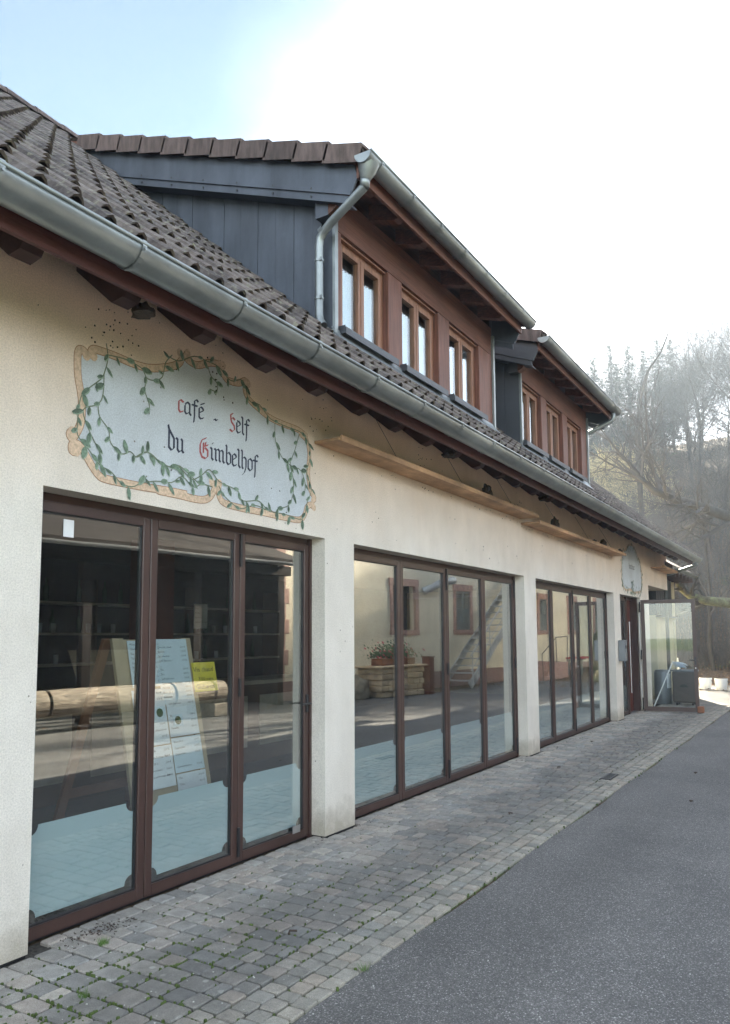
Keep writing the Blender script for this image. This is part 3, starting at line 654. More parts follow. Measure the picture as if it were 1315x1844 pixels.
# ---- main roof
RS = 0.851; RZ = 4.175; RPA = math.atan(RS); XE = 20.7
def roofz(y): return RZ + RS * y
dk = MB()   # deck slabs
yr = 4.30
for (ya, yb, xa, xb) in ((-.66, yr, -5.3, XE),):
    dk.prism([(xa, ya, roofz(ya) - .10), (xa, yb, roofz(yb) - .10), (xa, yb, roofz(yb) - .13), (xa, ya, roofz(ya) - .13)], (xb - xa, 0, 0))
dk.prism([(-5.3, yr + .002, roofz(yr) - .06), (-5.3, 9.4, roofz(yr) - .06 - .851 * (9.4 - yr)), (-5.3, 9.4, roofz(yr) - .16 - .851 * (9.4 - yr)), (-5.3, yr + .002, roofz(yr) - .16)], (XE + 5.3, 0, 0))
P(dk.build('roof_deck', M['rafter']))
for ya in (-.55, -.35, -.15):
    P(MB().prism([(-5.3, ya, roofz(ya) - .135), (-5.3, ya + .195, roofz(ya + .195) - .135), (-5.3, ya + .195, roofz(ya + .195) - .150), (-5.3, ya, roofz(ya) - .150)], (XE + 5.2, 0, 0)).build('soffit_board', M['rafter']))
# fascia board and rafter tails
for xa, xb in ((-5.3, .9), (.905, 5.3), (5.305, 9.6), (9.605, 13.8), (13.805, 17.4), (17.405, XE - .25)):
    P(MB().box(xa, xb, -.640, -.615, 3.335, 3.50).build('fascia_board', M['fascia']))
k = -12
while True:
    x = 2.74 + .61 * k; k += 1
    if x > 20.2: break
    if x < -4.6: continue
    P(MB().prism([(x, .0 - .002, 3.67), (x, -.30, 3.415), (x, -.385, 3.43), (x, -.46, 3.53), (x, -.46, roofz(-.46) - .152), (x, -.002, roofz(0) - .152)], (.115, 0, 0)).build('rafter', M['rafter']))
# roof tiles
TW = 0.187; TG = 0.335 * math.cos(RPA)
prof = [(0.0, .014), (.022, .003), (.092, .0), (.112, .010), (.134, .046), (.160, .058), (.188, .046), (.212, .016)]
prof = [(a * .9, b) for a, b in prof]
def tile_mb():
    mb = MB(); n = len(prof); l = .36; t = .014
    # local: x across, y up-slope, z normal. tail at y=0 raised
    for yy, dz in ((0, .028), (l, 0.0)):
        for px_, pz in prof: mb.v.append((px_, yy, pz + dz))
    for px_, pz in prof: mb.v.append((px_, .004, pz + .028 - t))
    for j in range(n - 1):
        mb.f.append((j, j + 1, n + j + 1, n + j)); mb.f.append((2 * n + j, 2 * n + j + 1, j + 1, j)); mb.mi += [1 if j < 3 else 0, 0]
    # ribs in the channel
    for rx in (.036, .052, .068):
        b = len(mb.v); mb.v += [(rx - .003, .0, .0295), (rx, .0, .0345), (rx + .003, .0, .0295), (rx - .003, l, .0015), (rx, l, .0065), (rx + .003, l, .0015)]
        mb.f += [(b, b + 1, b + 4, b + 3), (b + 1, b + 2, b + 5, b + 4)]; mb.mi += [1, 1]
    return mb
TM = tile_mb(); tme = bpy.data.meshes.new('roof_tile'); tme.from_pydata(TM.v, [], TM.f); tme.materials.append(M['tile']); tme.materials.append(M['tile_channel']); tme.polygons.foreach_set('material_index', TM.mi)
rot = Matrix.Rotation(RPA, 4, 'X')
def in_dormer(x, y):
    for d0, d1 in ((5.37, 9.04), (10.0, 13.42)):
        if d0 - .05 < x + .1 < d1 + .0 and .02 < y + TG * .8 and y < 3.55: return True
    return False
tiles = []
nrow = int((yr + .74) / TG) + 1
for r_ in range(nrow):
    y = -.74 + r_ * TG
    if y > yr - .05: break
    for c_ in range(int((XE + 1.2) / TW)):
        x = -1.0 + c_ * TW + (0.0)
        if in_dormer(x, y): continue
        tiles.append((x, y))
def tkey(t):
    p = Vector((t[0] + .1, t[1], roofz(t[1]))); d = p - CAM; nrm = Vector((0, -math.sin(RPA), math.cos(RPA)))
    vis = 1.0
    if t[0] < 1.6 + .3 * t[1] : vis = .03
    if 6.0 < t[0] and t[1] > .1 and t[0] < 13.6: vis = .02
    return -abs(d.dot(nrm)) / d.length ** 3 * vis
tiles.sort(key=tkey)
roof = P(MB().prism([(-5.3, -.6, roofz(-.6) - .06), (-5.3, yr, roofz(yr) - .06), (-5.3, yr, roofz(yr) - .095), (-5.3, -.6, roofz(-.6) - .095)], (XE + 5.3, 0, 0)).build('roof', M['rafter']))
bake = MB(); rt = random.Random(11)
for i, (x, y) in enumerate(tiles):
    m4 = Matrix.Translation((x, y, roofz(y) - .045 + rt.uniform(-.004, .004))) @ Matrix.Rotation(rt.uniform(-.012, .012), 4, 'Z') @ rot @ Matrix.Rotation(rt.uniform(-.012, .012), 4, 'Y')
    if i < 300:
        o = bpy.data.objects.new('roof_tile', tme); COL.objects.link(o); o.parent = roof; o.matrix_basis = m4
    else: bake.add([tuple(m4 @ Vector(v)) for v in TM.v], TM.f); bake.mi[-len(TM.mi):] = TM.mi
tag(bake.build('roof_tiles', [M['tile'], M['tile_channel']], roof), kind='stuff')
# moss tufts on the tiles
mt_ = MB()
for i in range(900):
    x = rt.uniform(1.6, 20); y = rt.uniform(-.72, .3) if x > 5.3 else rt.uniform(-.72, 3.0); s = rt.uniform(.006, .018)
    if rt.random() < .6: y = -.74 + TG * round((y + .74) / TG) + .01
    z = roofz(y) + rt.uniform(-.01, .02)
    mt_.add([(x - s, y - s, z), (x + s, y - s, z), (x + s, y + s, z + s), (x - s, y + s, z + s), (x, y, z + s * 1.8)], [(0, 1, 4), (1, 2, 4), (2, 3, 4), (3, 0, 4)])
tag(mt_.build('roof_moss', M['bark_moss'], roof), kind='stuff')
# ridge tiles
x = -1.2
RM = None
while x < XE - .1:
    mb = MB(); n = 8; l = .42; pts = []
    for t_, rr_ in ((0, .135), (l, .12)):
        for j in range(n + 1):
            a = math.pi * j / n; mb.v.append((t_, -math.cos(a) * rr_, math.sin(a) * rr_ * .85))
    for j in range(n): mb.f.append((j, n + 1 + j, n + 2 + j, j + 1)); mb.mi.append(0)
    mb.f.append(tuple(range(n + 1))); mb.mi.append(0)
    if RM is None:
        RM = bpy.data.meshes.new('ridge_tile'); RM.from_pydata(mb.v, [], mb.f); RM.materials.append(M['verge'])
    o = bpy.data.objects.new('ridge_tile', RM); COL.objects.link(o); P(o); o.matrix_basis = Matrix.Translation((x, yr, roofz(yr) - .03)); x += .385

# ---- gutter, as half round lengths with beads and brackets
def gutter(name, xa, xb, yc, zc, rad, seams, brk, ends=(True, True)):
    """yc,zc: centre of the half circle at rim height; front rim at yc-rad"""
    g = MB(); n = 12
    secs = [xa] + [s for s in seams if xa < s < xb] + [xb]
    for a, b in zip(secs[:-1], secs[1:]):
        for rr_ in (rad,):
            base = len(g.v)
            for xx in (a, b):
                for j in range(n + 1):
                    an = math.pi + math.pi * j / n; g.v.append((xx, yc + rr_ * math.cos(an), zc + rr_ * math.sin(an)))
                for j in range(n, -1, -1):
                    an = math.pi + math.pi * j / n; g.v.append((xx, yc + (rr_ - .004) * math.cos(an), zc + (rr_ - .004) * math.sin(an)))
            m_ = 2 * n + 2
            for j in range(m_): g.f.append((base + j, base + (j + 1) % m_, base + m_ + (j + 1) % m_, base + m_ + j)); g.mi.append(0)
    o = P(g.build(name, M['zinc'], smooth=True))
    sub(MB().tube([(xa, yc - rad, zc), (xb, yc - rad, zc)], .011, 8).build('bead', M['zinc'], smooth=True), o)
    for e, f in ((xa, ends[0]), (xb, ends[1])):
        if f: sub(MB().prism([(e, yc + rad * math.cos(math.pi + math.pi * j / n), zc + rad * math.sin(math.pi + math.pi * j / n)) for j in range(n + 1)], (.004, 0, 0)).build('end_cap', M['zinc']), o)
    for s in brk:
        m_ = MB(); nn = 12; w_ = .026
        for j in range(nn):
            a0 = math.pi * (.96 + 1.04 * j / nn); a1 = math.pi * (.96 + 1.04 * (j + 1) / nn); q = []
            for a in (a0, a1): q += [(yc + (rad + .001) * math.cos(a), zc + (rad + .001) * math.sin(a)), (yc + (rad + .007) * math.cos(a), zc + (rad + .007) * math.sin(a))]
            (y0, z0), (y1, z1), (y2, z2), (y3, z3) = q
            m_.prism([(s, y0, z0), (s, y1, z1), (s, y3, z3), (s, y2, z2)], (w_, 0, 0), cap=(j in (0, nn - 1)))
        m_.tube([(s + w_ / 2, yc - rad - .008, zc - .03), (s + w_ / 2, yc - rad - .014, zc - .03)], .007, 8)
        sub(m_.build('gutter_bracket', M['zinc']), o)
    return o
mainb = [ -4.2 + .74 * i for i in range(33)]
gutter('main_gutter', -5.4, XE - .15, -.742, 3.478, .098, [ -.1, 1.9, 3.9, 5.9, 7.9, 9.9, 11.9, 13.9, 15.9, 17.9], [b for b in mainb if b < 20.4])
P(MB().tube([(20.25, -.742, 3.40), (20.25, -.742, 3.33), (20.28, -.70, 3.30), (20.6, -.1, 3.16), (20.62, .05, 3.1), (20.62, .05, .02)], .045, 10).build('downpipe', M['zinc'], smooth=True))

# ================================================================== DORMERS
DS = 0.387
def dz(y): return 5.79 + DS * y
def dormer(x0, x1, wins, ovl, ovr, first):
    yi = 3.35
    # side cheeks with vertical boards; the left one is in view
    for xx, th, vis in ((x0, .02, True), (x1 - .02, .02, False)):
        y = .0; k = 0
        while y < yi - .15:
            w_ = .208; ya, yb = y + .002, min(y + w_ - .002, yi)
            x_in = xx + (.003 if k % 2 else 0)
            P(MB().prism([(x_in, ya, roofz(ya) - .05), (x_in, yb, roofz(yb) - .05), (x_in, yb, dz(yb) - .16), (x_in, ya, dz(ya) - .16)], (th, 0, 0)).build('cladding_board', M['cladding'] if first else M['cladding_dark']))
            y += w_; k += 1
        P(MB().prism([(xx + (.021 if vis else -.03), .02, roofz(.02) - .1), (xx + (.021 if vis else -.03), yi, roofz(yi) - .1), (xx + (.021 if vis else -.03), yi, dz(yi) - .16), (xx + (.021 if vis else -.03), .02, dz(.02) - .16)], (.02, 0, 0)).build('cheek_backing', M['dark_gap']))
    # front frame: corner trims, posts, lintel, rail
    t_ = .045
    P(MB().box(x0 - .003, x0 + t_, -.03, -.002, 4.1, 5.42).build('corner_trim', M['zinc']))
    P(MB().box(x1 - t_, x1 + .003, -.03, -.002, 4.1, 5.42).build('corner_trim', M['zinc']))
    P(MB().box(x0 + .022, x1 - .022, .001, .15, 5.172, 5.53).build('lintel', M['dorm_wood']))
    P(MB().box(x0 + .022, x1 - .022, .001, .15, 4.10, 4.262).build('bottom_rail', M['cladding']))
    edges = [x0 + .022] + [v for a in wins for v in a] + [x1 - .022]
    for a, b in zip(edges[::2], edges[1::2]):
        P(MB().cbox(a, b, 0.0, .15, 4.264, 5.170, .006).build('post', M['dorm_post']))
    # flashing lying on the tiles, window sills
    P(MB().prism([(x0 - .02, -.012, 4.262), (x0 - .02, -.028, 4.215), (x0 - .02, -.20, roofz(-.2) + .02), (x0 - .02, -.20, roofz(-.2) + .012), (x0 - .02, -.02, 4.19), (x0 - .02, -.002, 4.262)], (x1 - x0 + .04, 0, 0)).build('flashing', M['zinc_dull']))
    for a, b in wins:
        P(MB().box(a - .05, b + .06, -.075, .0, 4.266, 4.284).box(a - .05, b + .06, -.079, -.071, 4.222, 4.284).box(a - .052, a - .045, -.07, 0, 4.23, 4.30).build('window_sill', M['cladding_dark']))
        window(a, b, 4.285, 5.168, first)
    # roof slab, ceiling boards, rafters, fascia, barge boards
    xa, xb = x0 - ovl, x1 + ovr
    slab = MB().prism([(xa + .03, -.385, dz(-.385) - .05), (xa + .03, 3.5, dz(3.5) - .05), (xa + .03, 3.5, dz(3.5) - .09), (xa + .03, -.385, dz(-.385) - .09)], (xb - xa - .06, 0, 0))
    P(slab.build('dormer_roof', M['dorm_wood']))
    n = int((xb - xa) / TW) + 1
    corr = MB()
    for r_ in range(11):
        y = -.43 + r_ * .345
        for c_ in range(n):
            xx = xa + .02 + c_ * TW
            if xx + TW > xb: break
            m4 = Matrix.Translation((xx, y, dz(y) - .045)) @ Matrix.Rotation(math.atan(DS), 4, 'X')
            corr.add([tuple(m4 @ Vector(v)) for v in TM.v], TM.f)
    tag(P(corr.build('dormer_tiles', M['tile'])), kind='stuff')
    for q, ya in enumerate((-.36, -.24, -.12)):
        P(MB().prism([(xa + .04, ya, dz(ya) - .092), (xa + .04, ya + .117, dz(ya + .117) - .092), (xa + .04, ya + .117, dz(ya + .117) - .106), (xa + .04, ya, dz(ya) - .106)], (xb - xa - .08, 0, 0)).build('soffit_board', M['dorm_wood']))
    x = x0 + .10
    while x < x1 - .02:
        P(MB().prism([(x, 0, dz(0) - .108), (x, 0, dz(0) - .27), (x, -.27, dz(-.27) - .245), (x, -.33, dz(-.33) - .2), (x, -.345, dz(-.345) - .108)], (.10, 0, 0)).build('dormer_rafter', M['dorm_wood'])); x += .52
    P(MB().box(xa + .06, xb - .06, -.383, -.358, 5.40, 5.585).build('dormer_fascia', M['dorm_wood']))
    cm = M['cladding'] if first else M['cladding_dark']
    for e, s in ((xa + .07, 1), (xb - .085, 1)):
        P(MB().prism([(e, -.33, dz(-.33) - .13), (e, -.36, dz(-.36) - .24), (e, -.30, dz(-.3) - .385), (e, yi - .1, dz(yi - .1) - .385), (e, yi, dz(yi) - .13)], (.015, 0, 0)).build('barge_board', cm))
        P(MB().prism([(e - .012, -.30, dz(-.3) - .40), (e - .012, yi, dz(yi) - .40), (e - .012, yi, dz(yi) - .36), (e - .012, -.30, dz(-.3) - .36)], (.012, 0, 0)).build('barge_lip', cm))
        P(MB().prism([(e + .004, -.27, dz(-.27) - .47), (e + .004, yi, dz(yi) - .47), (e + .004, yi, dz(yi) - .402), (e + .004, -.27, dz(-.27) - .402)], (.013, 0, 0)).build('barge_strip', cm))
        P(MB().prism([(e + .018, -.25, dz(-.25) - .46), (e + .018, yi, dz(yi) - .46), (e + .018, yi, dz(yi) - .445), (e + .018, -.25, dz(-.25) - .445)], ((x0 if e < x0 else xb - .09) - e - .02 if e < x0 else .012, 0, 0)).build('barge_soffit', cm))
    if first:
        for q in range(7):
            y = .1 + q * .42
            P(MB().tube([(xa + .056, y, dz(y) - .372), (xa + .072, y, dz(y) - .372)], .011, 8).build('bolt', M['black_metal']))
            P(MB().tube([(xa + .066, y + .01, dz(y) - .435), (xa + .076, y + .01, dz(y) - .435)], .010, 8).build('bolt', M['black_metal']))
    # boxed purlin end by the cheek corner
    P(MB().box(x0 - .10, x0 + .02, -.02, .11, 5.22, 5.37).build('purlin_end', cm))
    P(MB().prism([(x0 - .098, -.022, 5.225), (x0 - .098, -.09, 5.26), (x0 - .098, -.13, 5.34), (x0 - .098, -.13, 5.41), (x0 - .098, -.022, 5.41)], (.115, 0, 0)).build('purlin_nose', M['dorm_wood']))
    # verge tiles down the left edge (and right)
    a_ = math.atan(DS); ll = .365
    for side, xe in ((-1, xa), (1, xb)):
        for q in range(11):
            y = -.435 + q * .345 * math.cos(a_) * 1.0
            if y > 3.3: break
            m4 = Matrix.Translation((xe, y, dz(y))) @ Matrix.Rotation(a_ - .075, 4, 'X')
            mb = MB(); s = -side
            p_ = [(0, 0, .032), (s * .22, 0, .05), (s * .22, 0, .035), (s * .018, 0, .012), (s * .018, 0, -.125), (0, 0, -.13)]
            mb.prism(p_, (0, ll, 0)); mb.v = [tuple(m4 @ Vector(v)) for v in mb.v]
            P(mb.build('verge_tile', M['verge']))
    # gutter
    gutter('dormer_gutter', xa - .02, xb + .02, -.466, 5.545, .080, [xa + 1.4, xa + 2.8], [xa + .16 + .57 * i for i in range(8) if xa + .16 + .57 * i < xb])
    # inside
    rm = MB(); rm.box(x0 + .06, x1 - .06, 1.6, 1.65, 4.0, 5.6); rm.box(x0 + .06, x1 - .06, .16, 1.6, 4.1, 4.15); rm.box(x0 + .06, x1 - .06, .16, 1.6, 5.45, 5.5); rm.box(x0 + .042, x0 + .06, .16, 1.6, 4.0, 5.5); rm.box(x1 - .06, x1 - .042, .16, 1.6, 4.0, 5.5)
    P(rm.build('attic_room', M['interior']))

def window(a, b, z0, z1, first):
    y = .07; f = .05
    fr = MB(); fr.box(a, a + f, y, y + .07, z0, z1); fr.box(b - f, b, y, y + .07, z0, z1); fr.box(a + f, b - f, y, y + .069, z1 - f, z1); fr.box(a + f, b - f, y, y + .069, z0, z0 + .03)
    fr.box(a + .004, b - .004, .03, y - .002, z1 - .018, z1 - .002)
    wn = P(fr.build('window', M['win_wood']))
    mid = (a + b) / 2; c = .052
    for u, v in ((a + f + .002, mid - .001), (mid + .001, b - f - .002)):
        yy = y - .015; m_ = MB()
        m_.cbox(u, u + c, yy, yy + .06, z0 + .032, z1 - f - .002, .005); m_.cbox(v - c, v, yy, yy + .06, z0 + .032, z1 - f - .002, .005)
        m_.box(u + c, v - c, yy + .001, yy + .059, z1 - f - .002 - c, z1 - f - .002); m_.box(u + c, v - c, yy + .001, yy + .059, z0 + .032, z0 + .032 + c)
        sub(m_.build('casement', M['win_wood']), wn)
        sub(MB().box(u + c, v - c, yy + .03, yy + .036, z0 + .032 + c, z1 - f - .002 - c).build('pane', M['glass_up']), wn)
        # net curtain on a rod, hanging in folds
        zt = (z0 + (z1 - z0) * (.80 if first else .88)); cu = MB(); n = 26
        ua, ub = (u + c - .03, v - c + .03)
        if not first: ua = u + c + (v - u - 2 * c) * .45
        for j in range(n + 1):
            t_ = j / n; xx = ua + (ub - ua) * t_; yy2 = y + .085 + .010 * math.sin(t_ * 38) + .004 * math.sin(t_ * 71)
            tz = zt - (.018 * math.sin(t_ * math.pi) if first else 0)
            cu.v += [(xx, yy2, z0 + .03), (xx, yy2, tz)]
        for j in range(n): cu.f.append((2 * j, 2 * j + 2, 2 * j + 3, 2 * j + 1)); cu.mi.append(0)
        sub(cu.build('curtain', M['curtain'], smooth=True), wn)
    sub(MB().box(mid - .012, mid + .012, y - .02, y - .0155, z0 + .05, z1 - .07).build('meeting_strip', M['win_wood']), wn)
dormer(5.355, 9.04, [(5.50, 6.345), (6.62, 7.465), (7.745, 8.60)], .235, .10, True)
dormer(10.0, 13.43, [(10.12, 10.95), (11.2, 12.01), (12.26, 13.07)], .30, .25, False)
# downpipe of the near dormer
hp = P(MB().tube([(5.2, -.462, 5.50), (5.2, -.45, 5.44), (5.2, -.43, 5.375)], [.092, .075, .043], 14, caps=False).build('rain_hopper', M['zinc'], smooth=True))
dp = P(MB().tube([(5.2, -.43, 5.40), (5.2, -.425, 5.31)], .040, 12).tube([(5.2, -.428, 5.318), (5.245, -.06, 5.135), (5.265, .03, 5.085), (5.27, .07, 5.04), (5.272, .082, 4.97), (5.272, .082, 4.36), (5.268, .07, 4.30), (5.258, .03, 4.245)], .038, 12, caps=False).build('dormer_downpipe', M['zinc'], smooth=True))
sub(MB().tube([(5.258, .03, 4.245), (5.2565, .024, 4.238)], .034, 12).build('pipe_mouth', M['dark_gap']), dp)
for z in (4.84, 4.5):
    sub(MB().tube([(5.272, .082, z - .012), (5.272, .082, z + .012)], .044, 12).box(5.272, 5.355, .10, .115, z - .01, z + .01).box(5.235, 5.25, .03, .05, z - .015, z + .015).build('pipe_clamp', M['zinc']), dp)
sub(MB().tube([(5.268, .06, 5.09), (5.258, .015, 5.107)], .0405, 12, caps=False).build('pipe_sleeve', M['zinc']), dp)
P(MB().tube([(13.5, -.452, 5.53), (13.5, -.45, 5.38), (13.5, -.42, 5.33), (13.47, -.02, 5.17), (13.47, .03, 5.1), (13.47, .03, 4.3)], .036, 10).build('dormer_downpipe', M['zinc'], smooth=True))

# ================================================================== PAINTED SIGNS
BORD = [[(2.825,3.205),(2.811,3.226),(2.783,3.227),(2.769,3.203),(2.767,3.151),(2.774,3.065),(2.797,2.97),(2.807,2.884),(2.8,2.806),(2.774,2.747),(2.746,2.709),(2.73,2.727),(2.745,2.746)],[(2.777,2.641),(2.749,2.638),(2.751,2.676),(2.794,2.679),(2.83,2.646),(2.876,2.589),(2.931,2.535),(2.979,2.521),(3.099,2.519),(3.269,2.521),(3.45,2.529),(3.644,2.532),(3.373,2.519),(3.569,2.517),(3.749,2.515),(3.836,2.535),(3.888,2.585),(3.897,2.633),(3.871,2.655)],[(3.947,2.657),(3.944,2.583),(3.995,2.531),(4.163,2.519),(4.419,2.521),(4.695,2.518),(4.873,2.523),(4.944,2.569),(4.975,2.634),(5.027,2.666),(5.076,2.649)],[(5.059,2.702),(5.085,2.731),(5.027,2.784),(4.995,2.916),(5.012,3.081),(4.973,3.185),(4.89,3.217)],[(4.963,3.221),(4.849,3.244),(4.691,3.244),(4.557,3.248),(4.465,3.26),(4.357,3.291),(4.252,3.332),(4.209,3.388),(4.23,3.451)],[(4.242,3.441),(4.208,3.456),(4.134,3.418),(4.02,3.407),(3.972,3.437),(3.943,3.478),(3.971,3.497)],[(3.932,3.496),(3.833,3.474),(3.731,3.426),(3.659,3.422),(3.609,3.443),(3.623,3.473)],[(3.553,3.454),(3.574,3.424),(3.535,3.371),(3.431,3.32),(3.293,3.274),(3.162,3.263),(3.044,3.267),(2.931,3.265),(2.873,3.257),(2.855,3.23),(2.874,3.217)]]
PANEL = [(2.784,3.201),(2.774,3.065),(2.797,2.97),(2.807,2.884),(2.8,2.806),(2.774,2.731),(2.794,2.685),(2.83,2.646),(2.876,2.589),(2.931,2.535),(2.979,2.521),(3.099,2.519),(3.269,2.521),(3.45,2.529),(3.644,2.532),(3.373,2.519),(3.569,2.517),(3.749,2.515),(3.836,2.535),(3.909,2.625),(3.995,2.531),(4.163,2.519),(4.419,2.521),(4.695,2.518),(4.873,2.523),(4.944,2.569),(5.038,2.674),(5.085,2.731),(5.027,2.784),(4.995,2.916),(5.012,3.081),(4.973,3.185),(4.849,3.244),(4.691,3.244),(4.557,3.248),(4.465,3.26),(4.357,3.291),(4.252,3.332),(4.209,3.388),(4.208,3.445),(4.134,3.418),(4.02,3.407),(3.972,3.437),(3.925,3.483),(3.833,3.474),(3.731,3.426),(3.659,3.422),(3.589,3.426),(3.535,3.371),(3.431,3.32),(3.293,3.274),(3.162,3.263),(3.044,3.267),(2.931,3.265),(2.873,3.257),(2.832,3.217)]
VINES = [[(2.961,3.321),(2.976,3.236),(2.951,3.136),(2.929,3.097),(2.869,3.041),(2.81,2.983),(2.786,2.916),(2.779,2.814),(2.782,2.733),(2.858,2.667),(2.937,2.594),(3.017,2.57),(3.1,2.513),(3.2,2.513),(3.294,2.593)],[(2.951,3.136),(2.947,3.01),(2.91,2.942),(2.813,2.885),(2.862,2.77),(2.935,2.664),(2.937,2.594)],[(2.914,2.937),(2.928,2.875),(2.993,2.813),(3.011,2.739),(3.094,2.69),(3.16,2.717),(3.212,2.694),(3.29,2.743),(3.39,2.701),(3.503,2.684),(3.57,2.707),(3.692,2.649),(3.744,2.622)],[(2.979,3.257),(3.11,3.271),(3.231,3.254),(3.277,3.205),(3.34,3.209),(3.404,3.249),(3.43,3.35),(3.486,3.418)],[(3.277,3.198),(3.262,3.124),(3.3,3.043),(3.301,2.981)],[(3.454,3.399),(3.548,3.398),(3.686,3.473),(3.803,3.478),(3.925,3.472),(4.052,3.411),(4.183,3.449),(4.253,3.321),(4.374,3.319),(4.502,3.246),(4.691,3.232),(4.89,3.229),(4.995,3.165),(5.016,3.044),(4.974,2.912),(5.038,2.798),(4.975,2.665),(4.913,2.534),(4.695,2.542),(4.508,2.539),(4.331,2.56),(4.163,2.514),(4.002,2.576),(3.94,2.64)],[(3.819,3.44),(3.85,3.385),(3.912,3.349),(3.905,3.293),(3.837,3.291)],[(4.557,3.224),(4.568,3.085),(4.654,2.973),(4.771,2.935),(4.891,2.921),(4.954,2.822),(4.933,2.72)],[(4.87,3.212),(4.81,3.064),(4.751,2.944),(4.791,2.843),(4.792,2.722),(4.733,2.618),(4.6,2.575)],[(3.185,2.682),(3.292,2.741),(3.393,2.704),(3.472,2.685),(3.551,2.704),(3.634,2.66),(3.69,2.639),(3.775,2.685),(3.847,2.734),(3.939,2.672),(4.064,2.65),(4.145,2.631),(4.195,2.573),(4.365,2.598),(4.454,2.555)],[(3.261,2.546),(3.372,2.574),(3.5,2.587),(3.593,2.642),(3.691,2.589),(3.776,2.623),(3.879,2.62)]]

def nib_stroke(mb, pts, y, ang=42, w=.1, thick=.028):
    a = R_(ang); d = (math.cos(a) * w / 2, math.sin(a) * w / 2); e = (-math.sin(a) * thick / 2, math.cos(a) * thick / 2)
    for (x0, z0), (x1, z1) in zip(pts[:-1], pts[1:]):
        P_ = [(px_ + i * d[0] + j * e[0], pz + i * d[1] + j * e[1]) for px_, pz in ((x0, z0), (x1, z1)) for i in (-1, 1) for j in (-1, 1)]
        P_ = sorted(set(P_)); lo = []; up = []
        cr = lambda o, a_, b_: (a_[0] - o[0]) * (b_[1] - o[1]) - (a_[1] - o[1]) * (b_[0] - o[0])
        for p in P_:
            while len(lo) > 1 and cr(lo[-2], lo[-1], p) <= 0: lo.pop()
            lo.append(p)
        for p in reversed(P_):
            while len(up) > 1 and cr(up[-2], up[-1], p) <= 0: up.pop()
            up.append(p)
        h = lo[:-1] + up[:-1]; NI[0] += 1; yy = y - .00004 * (NI[0] % 12)
        mb.add([(px_, yy, pz) for px_, pz in h], [tuple(range(len(h)))])
NI = [0]
GL = {
 'c': (.42, [[(.34, .86), (.16, .97), (.03, .84), (.03, .18), (.14, .04), (.32, .16)]]),
 'a': (.56, [[(.06, .84), (.2, .97), (.36, .86), (.36, .16), (.46, .05)], [(.2, .97), (.03, .66), (.03, .2), (.13, .05), (.34, .24)]]),
 'f': (.44, [[(.4, 1.28), (.28, 1.4), (.14, 1.28), (.14, .1), (.1, -.38)], [(-.04, .92), (.34, .92)]]),
 'e': (.46, [[(.06, .5), (.34, .74), (.3, .88), (.17, .97), (.03, .84), (.03, .18), (.14, .04), (.34, .17)]]),
 'E': (.46, [[(.06, .5), (.34, .74), (.3, .88), (.17, .97), (.03, .84), (.03, .18), (.14, .04), (.34, .17)], [(.14, 1.16), (.4, 1.34)]]),
 '-': (.5, [[(.0, .42), (.12, .5), (.24, .42), (.36, .5)]]),
 's': (.52, [[(.38, .98), (.2, 1.1), (.04, .94), (.1, .72), (.32, .5), (.36, .2), (.18, .0), (-.04, .1)], [(.04, .98), (.02, 1.3), (.2, 1.4)]]),
 'l': (.3, [[(-.02, 1.42), (.08, 1.32), (.08, .18), (.2, .04)]]),
 'd': (.58, [[(-.02, 1.62), (.04, 1.36), (.4, .82), (.4, .18), (.22, .02), (.04, .18), (.04, 1.36)]]),
 'u': (.62, [[(-.02, .92), (.08, .84), (.08, .18), (.2, .03), (.38, .2)], [(.34, .94), (.42, .84), (.42, .16), (.52, .05)]]),
 'G': (.78, [[(.42, 1.5), (.12, 1.28), (.0, .9), (.0, .4), (.14, .06), (.38, .0), (.56, .18), (.56, .62), (.36, .78)], [(.24, 1.1), (.24, .38)], [(.4, 1.18), (.36, .9), (.56, 1.02)]]),
 'i': (.3, [[(-.02, .92), (.08, .84), (.08, .16), (.18, .05)], [(.12, 1.25), (.15, 1.27)]]),
 'm': (.86, [[(-.02, .92), (.08, .84), (.08, .16), (.16, .06)], [(.08, .8), (.26, .96), (.36, .84), (.36, .16), (.44, .06)], [(.36, .8), (.54, .96), (.64, .84), (.64, .16), (.74, .05)]]),
 'b': (.5, [[(.0, 1.45), (.06, 1.35), (.06, .18), (.2, .03), (.38, .18), (.38, .8), (.22, .96), (.08, .8)]]),
 'h': (.52, [[(.0, 1.45), (.06, 1.35), (.06, .14), (.14, .04)], [(.08, .8), (.24, .96), (.38, .82), (.38, .2), (.26, -.22), (.12, -.4)]]),
 'o': (.5, [[(.22, .97), (.04, .82), (.04, .18), (.2, .03), (.38, .18), (.38, .82), (.22, .97)]]),
 't': (.34, [[(.08, 1.2), (.08, .18), (.2, .04)], [(-.04, .92), (.24, .92)]]),
 'q': (.5, [[(.36, .86), (.2, .97), (.04, .84), (.04, .18), (.2, .04), (.36, .2)], [(.38, .9), (.38, -.4)]]),
}
def write(word, x, z, s, y, width, mat_first, mat, parent, name='lettering'):
    adv = sum(GL[c][0] for c in word) - .1; kx = width / adv; cx_ = x
    groups = {}
    for i, c in enumerate(word):
        mb = MB()
        for st in GL[c][1]: nib_stroke(mb, [(cx_ + px_ * kx, z + pz * s) for px_, pz in st], y, 42, s * .185, s * .045)
        o = mb.build('letter', mat_first if i == 0 and mat_first else mat); keep(o, parent); cx_ += GL[c][0] * kx
sg = empty('painted_cafe_sign', (3.9, 0, 3.0), 'large painted wall sign in blackletter within a scrolled border and leafy vines', 'sign')
